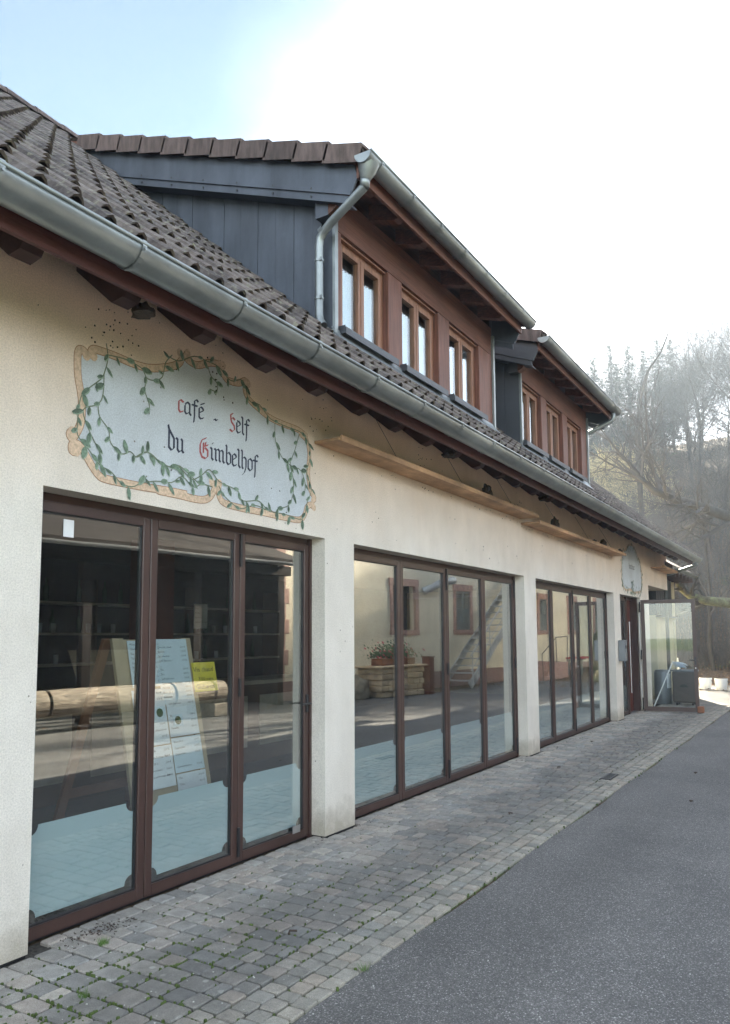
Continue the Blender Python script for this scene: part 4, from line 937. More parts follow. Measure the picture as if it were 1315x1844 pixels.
def ribbon(mb, pts, w, y, m=0, taper=True):
    P_ = [Vector((p[0], 0, p[1])) for p in pts]
    # smooth (Catmull-Rom)
    Q = []
    for i in range(len(P_) - 1):
        p0, p1, p2, p3 = P_[max(i - 1, 0)], P_[i], P_[i + 1], P_[min(i + 2, len(P_) - 1)]
        for k in range(4):
            t_ = k / 4; Q.append(.5 * ((2 * p1) + (p2 - p0) * t_ + (2 * p0 - 5 * p1 + 4 * p2 - p3) * t_ ** 2 + (3 * p1 - p0 - 3 * p2 + p3) * t_ ** 3))
    Q.append(P_[-1]); b = len(mb.v); n = len(Q)
    for i, q in enumerate(Q):
        t_ = (Q[min(i + 1, n - 1)] - Q[max(i - 1, 0)]); t_.normalize(); nn = Vector((-t_.z, 0, t_.x))
        ww = w / 2
        for s in (1, -1): v = q + nn * ww * s; mb.v.append((v.x, y - i * 2e-6, v.z))
    for i in range(n - 1): mb.f.append((b + 2 * i, b + 2 * i + 1, b + 2 * i + 3, b + 2 * i + 2)); mb.mi.append(m)
    return Q
mp = MB(); NP = len(PANEL); mp.add([(a, -.0006, b) for a, b in PANEL], [tuple(range(NP))])
keep(mp.build('painted_panel', M['mural_white']), sg)
for i, bpts in enumerate(BORD):
    m1 = MB(); ribbon(m1, bpts, .052, -.0010 - i * .0001)
    o = keep(m1.build('scroll_border', M['scroll_edge']), sg)
    m1 = MB(); Q = ribbon(m1, bpts, .043, -.0018 - i * .0001)
    for e in (0, -1):
        q = Q[e]
        m1.add([(q.x + .027 * math.cos(a * .5236), -.0030 - i * .0001, q.z + .030 * math.sin(a * .5236)) for a in range(12)], [tuple(range(12))])
    keep(m1.build('scroll_border', M['scroll']), sg)
lf = MB(); ll_ = MB(); stm = MB(); rl = random.Random(21)
for i, vp in enumerate(VINES):
    Q = ribbon(stm, vp, .0075, -.0032 - i * .0001)
    acc = 0; side = 1
    for a, b in zip(Q[:-1], Q[1:]):
        acc += (b - a).length
        if acc > .052:
            acc = 0; side = -side; l = rl.uniform(.05, .092); w_ = l * rl.uniform(.28, .45)
            t_ = (b - a).normalized(); an = math.atan2(t_.z, t_.x) + side * rl.uniform(.5, 1.3)
            dx, dy_ = math.cos(an), math.sin(an) - rl.uniform(.2, .9); nrm = math.hypot(dx, dy_); dx /= nrm; dy_ /= nrm
            for mbx, off, yy in ((ll_, .006, -.0045), (lf, 0, -.0052)):
                pts = []
                for k in range(10):
                    t2 = k / 9; u = t2 * 2 if t2 <= .5 else (1 - t2) * 2; s = 1 if t2 <= .5 else -1
                    wv = w_ / 2 * math.sin(math.pi * min(1, u) ** .85) * s if 0 < k < 9 else 0
                    pts.append((b.x + dx * l * u * 1.0 - dy_ * wv + off, yy - (i * 53 + int(acc * 99)) % 7 * 1e-5 - rl.random() * 6e-5, b.z + dy_ * l * u + dx * wv - off))
                pts = [(p[0], pts[0][1], p[2]) for p in pts]
                mbx.add(pts, [tuple(range(9))])
keep(stm.build('vine_stem', M['stem_paint']), sg)
tag(keep(ll_.build('vine_leaf_shading', M['leaf_light']), sg), kind='stuff')
tag(keep(lf.build('vine_leaves', M['leaf_paint']), sg), kind='stuff')
write('cafE', 3.55, 3.06, .088, -.0012, .235, M['ink_red'], M['ink_blue'], sg)
write('-', 3.885, 3.052, .088, -.0012, .04, None, M['ink_blue'], sg)
write('self', 4.055, 3.05, .092, -.0012, .20, M['ink_red'], M['ink_blue'], sg)
write('du', 3.468, 2.795, .098, -.0012, .135, None, M['ink_blue'], sg)
write('Gimbelhof', 3.756, 2.803, .094, -.0012, .60, M['ink_red'], M['ink_blue'], sg)
# second painted sign over the entrance
s2 = empty('small_painted_sign', (16.6, 0, 3.0), 'small painted sign with vine frame above the entrance door', 'sign')
o2 = [(15.68, 2.75), (15.75, 2.6), (16.0, 2.52), (16.4, 2.55), (16.7, 2.5), (17.0, 2.52), (17.35, 2.55), (17.5, 2.7), (17.55, 2.95), (17.45, 3.15), (17.25, 3.28), (17.0, 3.42), (16.7, 3.5), (16.35, 3.46), (16.1, 3.35), (15.85, 3.28), (15.7, 3.1)]
keep(MB().add([(a, -.0006, b) for a, b in o2], [tuple(range(len(o2)))]).build('painted_panel', M['mural_white']), s2)
m1 = MB(); ribbon(m1, o2 + [o2[0]], .05, -.001); keep(m1.build('scroll_border', M['scroll']), s2)
lf = MB()
for i in range(230):
    k = rl.random() * len(o2); a = o2[int(k)]; b = o2[(int(k) + 1) % len(o2)]; f = k - int(k)
    x = a[0] + (b[0] - a[0]) * f; z = a[1] + (b[1] - a[1]) * f; x += rl.gauss(0, .05); z += rl.gauss(0, .05)
    if i > 190: x = rl.gauss(16.6, .08); z = rl.uniform(2.5, 2.8)
    an = rl.uniform(-2.4, -.7); l = .075; w_ = .028; dx, dy_ = math.cos(an), math.sin(an); y = -.002 - i * 4e-6
    lf.add([(x, y, z), (x + dx * l / 2 - dy_ * w_ / 2, y, z + dy_ * l / 2 + dx * w_ / 2), (x + dx * l, y, z + dy_ * l), (x + dx * l / 2 + dy_ * w_ / 2, y, z + dy_ * l / 2 - dx * w_ / 2)], [(0, 1, 2, 3)])
tag(keep(lf.build('vine_leaves', M['leaf_paint']), s2), kind='stuff')
write('boutique', 16.35, 2.98, .085, -.0012, .50, None, M['ink_grey'], s2)

# ================================================================== NEST SHELF, NESTS, CABLES
for nm, xa, xb, z, lab in (('nest_shelf', 5.08, 9.93, 3.19, 'long raw wooden shelf board under the eaves catching droppings, nearer one'), ('nest_shelf', 9.94, 14.95, 3.12, 'second raw wooden shelf board under the eaves, ending beside the small painted sign')):
    r_ = empty(nm, ((xa + xb) / 2, 0, z), lab, 'shelf')
    k = 2 if xa < 6 else 1
    keep(MB().cbox(xa, xb, -.25, -.002, z - .012, z + .012, .004).build('board', M['raw_board']), r_)
    keep(MB().box(xa + .01, xb, -.262, -.2505, z - .018, z + .03).build('edge_strip', M['raw_board']), r_)
    for j in range(3):
        x = xa + (xb - xa) * (.2 + .3 * j)
        keep(MB().tube([(x, -.24, z + .03), (x - .02, -.03, z + .42)], .0022, 4).build('hanger_wire', M['black_metal']), r_)
def blob(x, y, z, sx_, sy_, sz_, seed):
    bm = bmesh.new(); bmesh.ops.create_icosphere(bm, subdivisions=3, radius=1)
    for v in bm.verts:
        n_ = noise.noise(v.co * 2.2 + Vector((seed, 0, 0))) * .5 + noise.noise(v.co * 6 + Vector((0, seed, 0))) * .22
        v.co *= 1 + n_; v.co.z = max(v.co.z, -.35)
        v.co = Vector((x + v.co.x * sx_, y + v.co.y * sy_, z + .35 * sz_ + v.co.z * sz_))
    mb = MB(); bm.verts.index_update(); mb.add([v.co[:] for v in bm.verts], [[v.index for v in f.verts] for f in bm.faces]); bm.free(); return mb
nests = [(5.30, .035, .03, 'low brown dropping heap on the near end of the nearer shelf board'), (7.75, .05, .03, 'small brown heap on the nearer shelf board before the tall nest'), (8.3, .09, .12, 'tall dark swallow nest lump on the nearer shelf board'), (9.0, .07, .035, 'flat dark nest crumbs just after the tall nest lump'), (9.65, .04, .03, 'tiny dark heap at the joint of the two shelf boards'), (10.85, .08, .12, 'pointed dark nest lump on the second shelf board'), (12.9, .1, .05, 'low dark heap left of the round nest on the second shelf board'), (13.55, .11, .1, 'round dark nest lump on the second shelf board'), (14.75, .14, .06, 'flat dark nest heap at the far tip of the second shelf board')]
for i, (x, s, h, lab) in enumerate(nests):
    z = 3.202 if x < 9.93 else 3.132
    tag(blob(x, -.19, z, s, .05, h, i * 3.3).build('swallow_nest', M['nest_mud']), lab, 'nest', 'swallow nests and droppings on the shelf boards')
# nests stuck to rafters
for i, (x, lab) in enumerate(((2.93, 'crumbled dark nest hanging on the rafter left above the painted sign'), (9.9, 'dark nest remains on a rafter end above the shelf joint'), (6.95, 'dark nest remains on a rafter above the second door opening'))):
    tag(blob(x, -.34, 3.40, .06, .07, .05, 40 + i * 2).build('swallow_nest', M['nest_mud']), lab, 'nest', 'nests under the eaves')
sp_ = MB(); rs = random.Random(8)
for i in range(200):
    k = rs.random(); x = rs.choice((3.0, 3.05, 3.9, 5.15, 7.0, 9.9)) + rs.gauss(0, .09) if k < .45 else rs.uniform(2.5, 15); z = rs.gauss(3.42, .09) if k < .45 else (3.15 if x < 9.9 else 3.09) - abs(rs.gauss(0, .02)) if k < .8 and x > 5.1 else rs.uniform(2.5, 3.4)
    s = rs.uniform(.0015, .004); sp_.box(x - s, x + s, -.006, -.0005, z - s, z + s * 1.6)
tag(sp_.build('droppings', M['nest_mud']), 'small dark droppings spattered on the stucco under the eaves', 'droppings', kind='stuff')
r_ = empty('corner_nest_board', (19.3, -.1, 3.2), 'small separate nest board under the eaves right of the small painted sign', 'shelf')
keep(MB().cbox(18.55, 20.5, -.28, -.003, 3.15, 3.175, .004).build('board', M['raw_board']), r_)
keep(MB().box(18.55, 20.5, -.28, -.26, 3.178, 3.2).build('edge_strip', M['raw_board']), r_)

# ================================================================== INSIDE THE CAFE
sb = empty('sandwich_board', (4.15, .85, 0), 'wooden sandwich board covered with menu sheets standing behind the first glass door', 'menu board')
def SBM(mb, lean, yoff=0):
    """board local: x across, z up the panel; panel swung about its top edge by lean"""
    m4 = Matrix.Translation((4.12, .80 + yoff, 1.6)) @ Matrix.Rotation(lean, 4, 'X')
    mb.v = [tuple(m4 @ Vector((v[0], v[1], v[2] - 1.6))) for v in mb.v]; return mb
LN = R_(-12.5)
W2 = .385
keep(SBM(MB().cbox(-W2, -W2 + .10, -.015, .015, .03, 1.6, .003).cbox(W2 - .10, W2, -.015, .015, .03, 1.6, .003).box(-W2 + .1, W2 - .1, -.012, .012, 1.5, 1.59).box(-W2 + .1, W2 - .1, -.012, .012, .2, .3), LN).build('front_panel', M['pine_board']), sb)
keep(SBM(MB().box(-W2 + .09, W2 - .09, -.004, .01, .3, 1.5), LN).build('backing', M['pine_board']), sb)
keep(SBM(MB().box(-W2, -W2 + .07, .03, .06, .0, 1.58).box(W2 - .07, W2, .03, .06, .0, 1.58).box(-W2 + .07, W2 - .07, .035, .055, .35, .42), R_(20), .03).build('rear_frame', M['orange_wood']), sb)
rp = random.Random(4)
words = ['Tarte aux pommes', 'Tarte au fromage blanc', 'Salade de fromage', 'Menu', 'Bière 25 cl', 'Bière 50 cl', 'Limonade', 'Coca', 'Panaché', 'Café Expresso', 'Grand café', 'Cappuccino', 'Chocolat chaud', 'Thé', 'Gewürztraminer', 'Riesling', 'Pinot noir', 'Eau minérale', 'Jus de pomme', 'Sirop']
def text_mesh(s, size):
    cu = bpy.data.curves.new('printed_text', 'FONT'); cu.body = s; cu.size = size; cu.resolution_u = 1
    o = bpy.data.objects.new('tmp', cu); COL.objects.link(o)
    dg = bpy.context.evaluated_depsgraph_get(); me = bpy.data.meshes.new_from_object(o.evaluated_get(dg))
    vs = [v.co[:] for v in me.vertices]; fs = [tuple(p.vertices) for p in me.polygons]
    bpy.data.objects.remove(o); bpy.data.curves.remove(cu); bpy.data.meshes.remove(me)
    return vs, fs
def printed(mb, s, x, y, z, size):
    vs, fs = text_mesh(s, size); mb.add([(x + a, y, z + b) for a, b, c in vs], fs)
sheets = [(-.26, .06, 1.24, 1.58, 'paper_b', 0), (.0, .33, 1.10, 1.59, 'paper_b', 0), (-.28, .02, .82, 1.22, 'paper', 1), (.03, .33, .86, 1.13, 'paper', 1), (.03, .33, .60, .85, 'paper_b', 1), (-.24, .02, .52, .81, 'paper', 2), (.03, .33, .30, .59, 'paper', 2)]
for i, (a, b, z0, z1, mat, kd) in enumerate(sheets):
    yy = -.018 - .0012 * i
    pp = keep(SBM(MB().box(a, b, yy, yy + .0008, z0, z1), LN).build('menu_sheet', M[mat]), sb)
    tx = MB(); z = z1 - .035
    while z > z0 + .02:
        if rp.random() < .82:
            printed(tx, rp.choice(words), a + .02, yy - .0012, z, .022); printed(tx, rp.choice(('2,50 €', '3,00 €', '3,50 €', '4,50 €')), b - .075, yy - .0012, z, .020)
        z -= .034 if kd == 0 else .045
    o = SBM(tx, LN).build('sheet_print', M['ink']); o.parent = pp; o.matrix_parent_inverse = Matrix.Identity(4)
for a, z in ((.07, .93), (-.1, 1.0)):
    keep(SBM(MB().box(a, a + .1, -.0275, -.0268, z, z + .09), LN).build('food_picture', M['paper_b']), sb)
    keep(SBM(MB().tube([(a + .05, -.0281, z + .045), (a + .05, -.0289, z + .045)], .032, 14), LN).build('plate_picture', M['flower_green']), sb)
ys = keep(SBM(MB().box(.34, .60, -.03, -.0292, 1.17, 1.40), LN).build('yellow_sign', M['yellow']), sb); ys['label'] = 'yellow sheet reading Vin chaud'
for tx_, x, z, s in (('Vin chaud', .350, 1.325, .056), ('3,50 euro', .395, 1.255, .042), ('Glühwein', .352, 1.19, .055)):
    t2 = MB(); printed(t2, tx_, x, -.0315, z, s); o = SBM(t2, LN).build('sign_print', M['ink']); o.parent = ys; o.matrix_parent_inverse = Matrix.Identity(4)
# counter, shelves, bottles
ct = empty('bar_counter', (6, 3.2, 0), 'dark wooden bar counter inside the café behind the menu board', 'counter')
keep(MB().box(2.5, 9.5, 3.0, 3.6, 0, 1.0).build('front', M['interior_wood']), ct)
keep(MB().box(2.4, 9.6, 2.9, 3.7, 1.0, 1.05).build('top', M['interior_light']), ct)
for i in range(5): keep(MB().box(2.7 + i * 1.35, 3.8 + i * 1.35, 2.985, 2.999, .2, .85).build('panel', M['interior_light']), ct)
sh = empty('bar_shelf', (6, 5.2, 1), 'dark wall shelf with bottles and glasses inside the café', 'shelf')
for z in (1.25, 1.65, 2.05): keep(MB().box(3.0, 11, 4.9, 5.25, z, z + .03).build('shelf_board', M['interior_light']), sh)
for x in (3.0, 5.0, 7.0, 9.0, 10.97): keep(MB().box(x, x + .03, 4.92, 5.25, .9, 2.4).build('upright', M['interior_wood']), sh)
bt = MB().tube([(0, 0, 0), (0, 0, .17), (0, 0, .2), (0, 0, .22), (0, 0, .30)], [.035, .035, .028, .013, .013], 8)
bme = None
for i in range(34):
    x = 3.3 + rp.random() * 7.4; z = rp.choice((1.281, 1.681, 2.081))
    if bme is None:
        bo = bt.build('bottle', M['bottle'], smooth=True); bme = bo.data
    else: bo = bpy.data.objects.new('bottle', bme); COL.objects.link(bo)
    bo.location = (x, 5.0, z); tag(bo, 'dark glass bottle standing on the bar shelf inside', 'bottle', 'bottles on the bar shelf')
gt_ = MB().tube([(0, 0, 0), (0, 0, .12)], [.028, .035], 8); gme = None
for i in range(30):
    x = 3.3 + rp.random() * 7.4; z = rp.choice((1.281, 1.681))
    if gme is None: go = gt_.build('drinking_glass', M['glassware'], smooth=True); gme = go.data
    else: go = bpy.data.objects.new('drinking_glass', gme); COL.objects.link(go)
    go.location = (x, 4.96, z); tag(go, 'pale drinking glass standing on the bar shelf inside', 'glass', 'glasses on the bar shelf')
for (x, z, mat, lab) in ((4.7, 1.72, 'yellow', 'small yellow price notice hanging from the bar shelf'), (8.8, 1.75, 'paper', 'white handwritten notice hanging from the bar shelf')):
    o = tag(MB().box(x, x + .3, 4.86, 4.862, z, z + .38).build('notice', M[mat]), lab, 'notice')
    t2 = MB()
    if mat == 'yellow': printed(t2, 'Vin chaud', x + .03, 4.858, z + .27, .06); printed(t2, '3,50 euro', x + .04, 4.858, z + .16, .05)
    else:
        for k in range(4): printed(t2, rp.choice(words), x + .03, 4.858, z + .3 - k * .07, .035)
    q = t2.build('print', M['ink']); q.parent = o
tag(MB().cbox(5.4, 5.75, 2.2, 2.5, 0, 2.6, .02).build('red_pillar', M['red_door']), 'dark red square pillar inside the café near the third door leaf', 'pillar')

# ================================================================== ANNEX, BINS, BUCKETS
an = empty('annex', (21.8, .3, 0), 'small cream annex with dark board cladding beyond the entrance', 'building')
A = lambda o: keep(o, an)
a0, a1, ay_ = 20.62, 23.45, .32
A(MB().box(a0, 22.85, ay_, ay_ + .3, 0, 2.12).box(22.85, 23.02, ay_, ay_ + .3, 0, 3.3).box(23.30, a1, ay_, ay_ + .3, 0, 3.3).box(23.02, 23.30, ay_, ay_ + .3, 2.0, 3.3).box(a1 - .3, a1, ay_ + .3, 8, 0, 3.3).box(a0, a0 + .2, ay_ + .3, 8, 0, 3.3).box(a0, a1, 8, 8.2, 0, 3.3).build('wall', M['annex_stucco']))
A(MB().box(23.02, 23.30, ay_ + .1, ay_ + .14, 0, 2.0).build('door', M['dorm_wood']))
x = a0; k = 0
while x < 22.83:
    A(MB().box(x + .003, x + .137, ay_ - .03 + (.008 if k % 2 else 0), ay_ + .0, 2.14, 3.28).build('cladding_board', M['cladding_dark'])); x += .14; k += 1
A(MB().box(a0, 22.85, ay_, ay_ + .2, 2.12, 3.3).build('wall_core', M['cladding_dark']))
A(MB().box(a0, 23.0, ay_ - .14, ay_ - .001, 2.08, 2.118).build('ledge', M['cladding_dark']))
A(MB().prism([(a0 - .3, -.18, 3.24), (a0 - .3, 4.2, 6.0), (a0 - .3, 4.2, 6.12), (a0 - .3, -.18, 3.36)], (a1 - a0 + .7, 0, 0)).prism([(a0 - .3, 4.201, 6.0), (a0 - .3, 8.6, 3.24), (a0 - .3, 8.6, 3.36), (a0 - .3, 4.201, 6.12)], (a1 - a0 + .7, 0, 0)).build('roof', M['tile']))
for xx in (a0 + .02, a1 - .22): A(MB().prism([(xx, ay_ + .1, 3.3), (xx, 8.2, 3.3), (xx, 4.2, 5.9)], (.2, 0, 0)).build('gable', M['annex_stucco']))
for k in range(6): A(MB().box(a0 + .2 + k * .55, a0 + .3 + k * .55, -.15, ay_ + .28, 3.1, 3.22).build('rafter', M['rafter']))
g_ = MB(); n = 8; xa, xb = a0 - .3, a1 + .45; yc, zc, rad = -.2, 3.30, .07
for xx in (xa, xb):
    for j in range(n + 1): an_ = math.pi + math.pi * j / n; g_.v.append((xx, yc + rad * math.cos(an_), zc + rad * math.sin(an_)))
for j in range(n): g_.f.append((j, j + 1, n + 2 + j, n + 1 + j)); g_.mi.append(0)
A(g_.build('gutter', M['zinc'], smooth=True))
hr = empty('handrail', (24.2, .6, 0), 'white tubular handrail beside the annex corner', 'handrail')
keep(MB().tube([(23.7, .35, .95), (24.9, .5, .62)], .02, 8).build('rail', M['white_paint']), hr)
for x, z in ((23.8, .93), (24.3, .78), (24.85, .63)): keep(MB().tube([(x, .36 + (x - 23.7) * .125, 0), (x, .36 + (x - 23.7) * .125, z)], .015, 8).build('post', M['white_paint']), hr)
# bins seen through the open door
b1 = empty('metal_cylinder_bin', (19.35, -.02, 0), 'grey upright cylindrical bin with a paper label behind the open door', 'bin')
keep(MB().tube([(19.35, -.02, .0), (19.35, -.02, .03), (19.35, -.02, .74), (19.35, -.02, .78)], [.18, .19, .19, .17], 24).build('body', M['grey_bin'], smooth=True), b1)
keep(MB().tube([(19.35, -.02, .78), (19.35, -.02, .80)], [.18, .15], 24).build('lid', M['zinc_dull']), b1)
keep(MB().prism([(19.35 + .193 * math.cos(R_(a)), -.02 + .193 * math.sin(R_(a)), .38) for a in range(218, 262, 8)], (0, 0, .34), cap=False).build('paper_label', M['paper']), b1)
b2 = empty('square_bin', (19.3, -.52, 0), 'dark brown boxy bin with a curved handle slot behind the open door', 'bin')
keep(MB().cbox(19.05, 19.5, -.78, -.28, .07, .78, .03).build('body', M['brown_bin']), b2)
keep(MB().cbox(19.03, 19.52, -.8, -.26, .77, .81, .012).build('lid', M['grey_bin']), b2)
keep(MB().prism([(19.045, -.53 + .09 * math.cos(R_(a)), .42 + .07 * math.sin(R_(a))) for a in range(0, 181, 20)], (.006, 0, 0)).build('handle_slot', M['black_metal']), b2)
for x, y in ((19.12, -.7), (19.43, -.7), (19.12, -.36), (19.43, -.36)): keep(MB().tube([(x, y - .02, .035), (x, y + .02, .035)], .035, 10).build('wheel', M['black_metal']), b2)
bm_ = tag(MB().tube([(18.45, .02, .02), (18.2 + .6, -.36, 1.02)], .014, 8).build('broom', M['white_paint']), 'pale broom pole leaning in front of the wall behind the open door', 'broom')
bh = MB()
for i in range(60):
    a = rp.random(); bh.tube([(18.8 + .10 * a, -.36 - .1 * a, 1.0), (18.88 + .2 * a, -.40 - .22 * a + rp.gauss(0, .02), .9 + rp.gauss(0, .03))], .006, 3)
q = bh.build('bristles', M['curtain']); q.parent = bm_; tag(q, kind='stuff')
for i, (x, y, lab) in enumerate(((25.2, -.16, 'left one of two white planter buckets standing in the sun'), (24.95, -.62, 'right one of two white planter buckets standing in the sun'))):
    bk = empty('white_bucket', (x, y, 0), lab, 'bucket', 'white buckets in the yard')
    keep(MB().tube([(x, y, 0.01), (x, y, .02), (x, y, .33), (x, y, .34)], [.15, .155, .185, .17], 20).build('tub', M['white_paint'], smooth=True), bk)
    keep(MB().tube([(x, y, .345), (x, y, .355)], [.17, .15], 16).build('soil', M['debris']), bk)
    keep(MB().tube([(x - .06, y - .175, .28), (x, y - .2, .2), (x + .06, y - .175, .28)], .006, 6).build('handle', M['black_metal']), bk)

# ================================================================== ACROSS THE LANE (seen mirrored in the panes)
HA = math.atan(.15); HM = Matrix.Translation((21.5, -7.3, 0)) @ Matrix.Rotation(HA, 4, 'Z')
# local: u along the facade, v towards the cafe, z up
def H(mb): return mb
def hroot(name, u, v, label, cat, group=None):
    o = empty(name, HM @ Vector((u, v, 0)), label, cat, group, HA); o['u'] = u; o['v'] = v
    return o
def hk(mb, name, mat, root, smooth=False):
    u, v = root['u'], root['v']; mb.v = [(a - u, b - v, c) for a, b, c in mb.v]
    return mb.build(name, mat, root, smooth)
ho = hroot('farmhouse', -6, 0, 'cream farmhouse with sandstone window frames across the lane', 'building')
wins = [(-1.33, .09, 1.66, 3.39, False), (2.12, 3.28, 1.68, 3.36, True), (8.04, 9.08, 1.67, 3.3, True), (10.7, 11.75, 1.67, 3.3, True), (13.4, 14.5, 1.67, 3.3, True)]
hw = MB(); u = -6.0
for a, b, z0, z1, s in wins:
    hw.box(u, a, -.4, 0, .5, 7.0); hw.box(a, b, -.4, 0, .5, z0); hw.box(a, b, -.4, 0, z1, 7.0); u = b
hw.box(u, 34, -.4, 0, .5, 7.0); hw.box(-6, -5.6, -9, -.4, .5, 7); hw.box(33.6, 34, -9, -.4, .5, 7)
hk(hw, 'wall', M['house_stucco'], ho)
hk(MB().box(-6.03, 34, -.4, .04, -.05, .5), 'plinth', M['plinth'], ho)
hk(MB().prism([(-6.4, .5, 6.8), (-6.4, -4.5, 11.2), (-6.4, -9.5, 6.8)], (40.8, 0, 0)), 'roof', M['tile'], ho)
z = .5; k = 0
while z < 6.9:
    w_ = .42 if k % 2 else .3; hk(MB().cbox(-6.04, -6 + w_, -.3, .03, z + .004, z + .39, .012), 'quoin_stone', M['sandstone'], ho); z += .395; k += 1
for a, b, z0, z1, s in wins:
    f = hk(MB().box(a, a + .16, -.05, .035, z0 + .16, z1 - .22).box(b - .16, b, -.05, .035, z0 + .16, z1 - .22).box(a - .02, b + .02, -.05, .04, z0, z0 + .16).box(a - .02, b + .02, -.05, .04, z1 - .22, z1), 'window_frame', M['sandstone'], ho)
    f['u'] = -6.0; f['v'] = 0.0
    hk(MB().box(a + .16, b - .16, -.2, -.18, z0, z1), 'pane', M['dark_gap'], f)
    if s:
        mid = (a + b) / 2
        for p, q in ((a + .165, mid - .004), (mid + .004, b - .165)):
            m_ = MB(); m_.box(p, p + .05, -.03, .0, z0 + .17, z1 - .23); m_.box(q - .05, q, -.03, .0, z0 + .17, z1 - .23); m_.box(p + .05, q - .05, -.03, 0, z0 + .17, z0 + .25); m_.box(p + .05, q - .05, -.028, -.012, z0 + .25, z1 - .85); m_.box(p + .05, q - .05, -.03, 0, z1 - .3, z1 - .23); m_.box(p + .05, q - .05, -.03, 0, z1 - .88, z1 - .82)
            for i in range(8): m_.prism([(p + .05, -.03, z1 - .80 + i * .063), (p + .05, 0, z1 - .83 + i * .063), (p + .05, .0, z1 - .818 + i * .063), (p + .05, -.03, z1 - .788 + i * .063)], (q - p - .1, 0, 0))
            hk(m_, 'shutter', M['shutter'], f)
# metal flight of stairs with a handrail
stc = hroot('metal_staircase', .9, .9, 'galvanised outdoor staircase rising along the farmhouse wall', 'staircase')
S0, S1, ST = .9, 5.3, 3.7
for v in (.42, 1.38): hk(MB().beam((S0, v, .1), (S1, v, ST), .05, .22), 'stringer', M['galv'], stc)
for i in range(17):
    t_ = (i + .5) / 17; uu = S0 + (S1 - S0) * t_; zz = ST * t_ + .12
    hk(MB().box(uu - .15, uu + .13, .445, 1.355, zz, zz + .035), 'tread', M['galv'], stc)
for v in (1.42,):
    hk(MB().tube([(S0, v, 1.0), (S1, v, ST + .95)], .022, 8), 'handrail', M['galv'], stc)
    hk(MB().tube([(S0, v, .55), (S1, v, ST + .5)], .014, 8), 'knee_rail', M['galv'], stc)
    for i in range(5): uu = S0 + .1 + (S1 - S0 - .2) * i / 4; zz = ST * (uu - S0) / (S1 - S0); hk(MB().tube([(uu, v, zz), (uu, v, zz + 1.0)], .02, 8), 'post', M['galv'], stc)
hk(MB().box(S1, S1 + 2.2, .05, 1.4, ST - .05, ST + .06), 'landing', M['galv'], stc)
dc = hroot('vent_duct', .8, .2, 'galvanised elbow vent duct sticking out high on the farmhouse wall', 'duct')
hk(MB().tube([(.35, .0, 3.05), (.6, .22, 3.18), (.95, .42, 3.36), (1.5, .46, 3.42)], .12, 14, caps=False), 'pipe', M['galv'], dc, True)
hk(MB().tube([(1.49, .46, 3.42), (1.50, .46, 3.42)], .11, 14), 'pipe_mouth', M['dark_gap'], dc)
# dry stone wall with flower box
dw = hroot('stone_planter', -2.7, 1.6, 'low wall of yellow stone blocks carrying a flower trough', 'wall')
rw = random.Random(2)
for c_ in range(5):
    u = -3.65 + rw.uniform(-.05, .05)
    while u < -1.9:
        l = rw.uniform(.22, .5)
        for v0 in (1.55,): hk(MB().cbox(u + .005, min(u + l, -1.8) - .005, v0 - .9, v0 + rw.uniform(-.03, .03), .01 + c_ * .155, .158 + c_ * .155, .02), 'stone_block', M['yellow_stone'], dw)
        u += l
hk(MB().cbox(-3.8, -1.72, .6, 1.62, .79, .845, .012), 'cap_slab', M['yellow_stone'], dw)
hk(MB().cbox(-3.4, -1.9, .95, 1.35, .85, 1.03, .015), 'flower_trough', M['orange_wood'], dw)
fg = MB(); fr_ = MB()
for i in range(900):
    a = rw.gauss(-2.65, .42); b = rw.gauss(1.15, .14); c = 1.05 + abs(rw.gauss(0, .16)); s = rw.uniform(.015, .04)
    (fr_ if rw.random() < .16 else fg).add([(a - s, b, c), (a, b + s, c - s), (a + s, b, c + s * .4), (a, b - s, c + s)], [(0, 1, 2, 3)])
tag(hk(fg, 'foliage', M['flower_green'], dw), kind='stuff'); tag(hk(fr_, 'blossoms', M['flower_red'], dw), kind='stuff')
pl = hroot('red_post', -1.55, 1.6, 'dark red square post at the end of the stone planter', 'post')
hk(MB().cbox(-1.68, -1.45, 1.4, 1.65, 0, 1.02, .01), 'shaft', M['red_door'], pl)
hk(MB().box(-1.7, -1.43, 1.38, 1.67, 1.02, 1.05), 'cap', M['red_door'], pl)
q = HM @ Vector((-4.1, 1.0, 0)); tag(blob(q.x, q.y, 0, .42, .38, .42, 9).build('boulder', M['boulder'], smooth=True), 'rounded mossy boulder at the foot of the farmhouse wall', 'boulder')
tb = hroot('red_topped_table', 9.6, 1.0, 'small outdoor table with red top by the farmhouse wall', 'table')
hk(MB().cbox(9.0, 10.4, .7, 1.4, .72, .78, .01), 'table_top', M['red_cloth'], tb)
for a, b in ((9.1, .8), (10.3, .8), (9.1, 1.3), (10.3, 1.3)): hk(MB().box(a - .03, a + .03, b - .03, b + .03, 0, .72), 'leg', M['shutter'], tb)
sp2 = hroot('cellar_steps', 7.2, .8, 'stone steps with thin black railings by the farmhouse wall', 'steps')
for i in range(4): hk(MB().cbox(6.2 + i * .3, 8.2, .05, 1.2, i * .16, .16 + i * .16 - .004, .01), 'step', M['sandstone'], sp2)
hk(MB().tube([(6.2, 1.15, .95), (7.3, 1.15, 1.55), (8.2, 1.15, 1.6)], .018, 6).tube([(6.2, 1.15, 0), (6.2, 1.15, .95)], .016, 6).tube([(7.3, 1.15, .4), (7.3, 1.15, 1.55)], .016, 6).tube([(8.2, 1.15, .5), (8.2, 1.15, 1.6)], .016, 6), 'railing', M['black_metal'], sp2)
hp2 = hroot('house_downpipe', 16.2, .1, 'grey drainpipe running down the farmhouse wall', 'drainpipe')
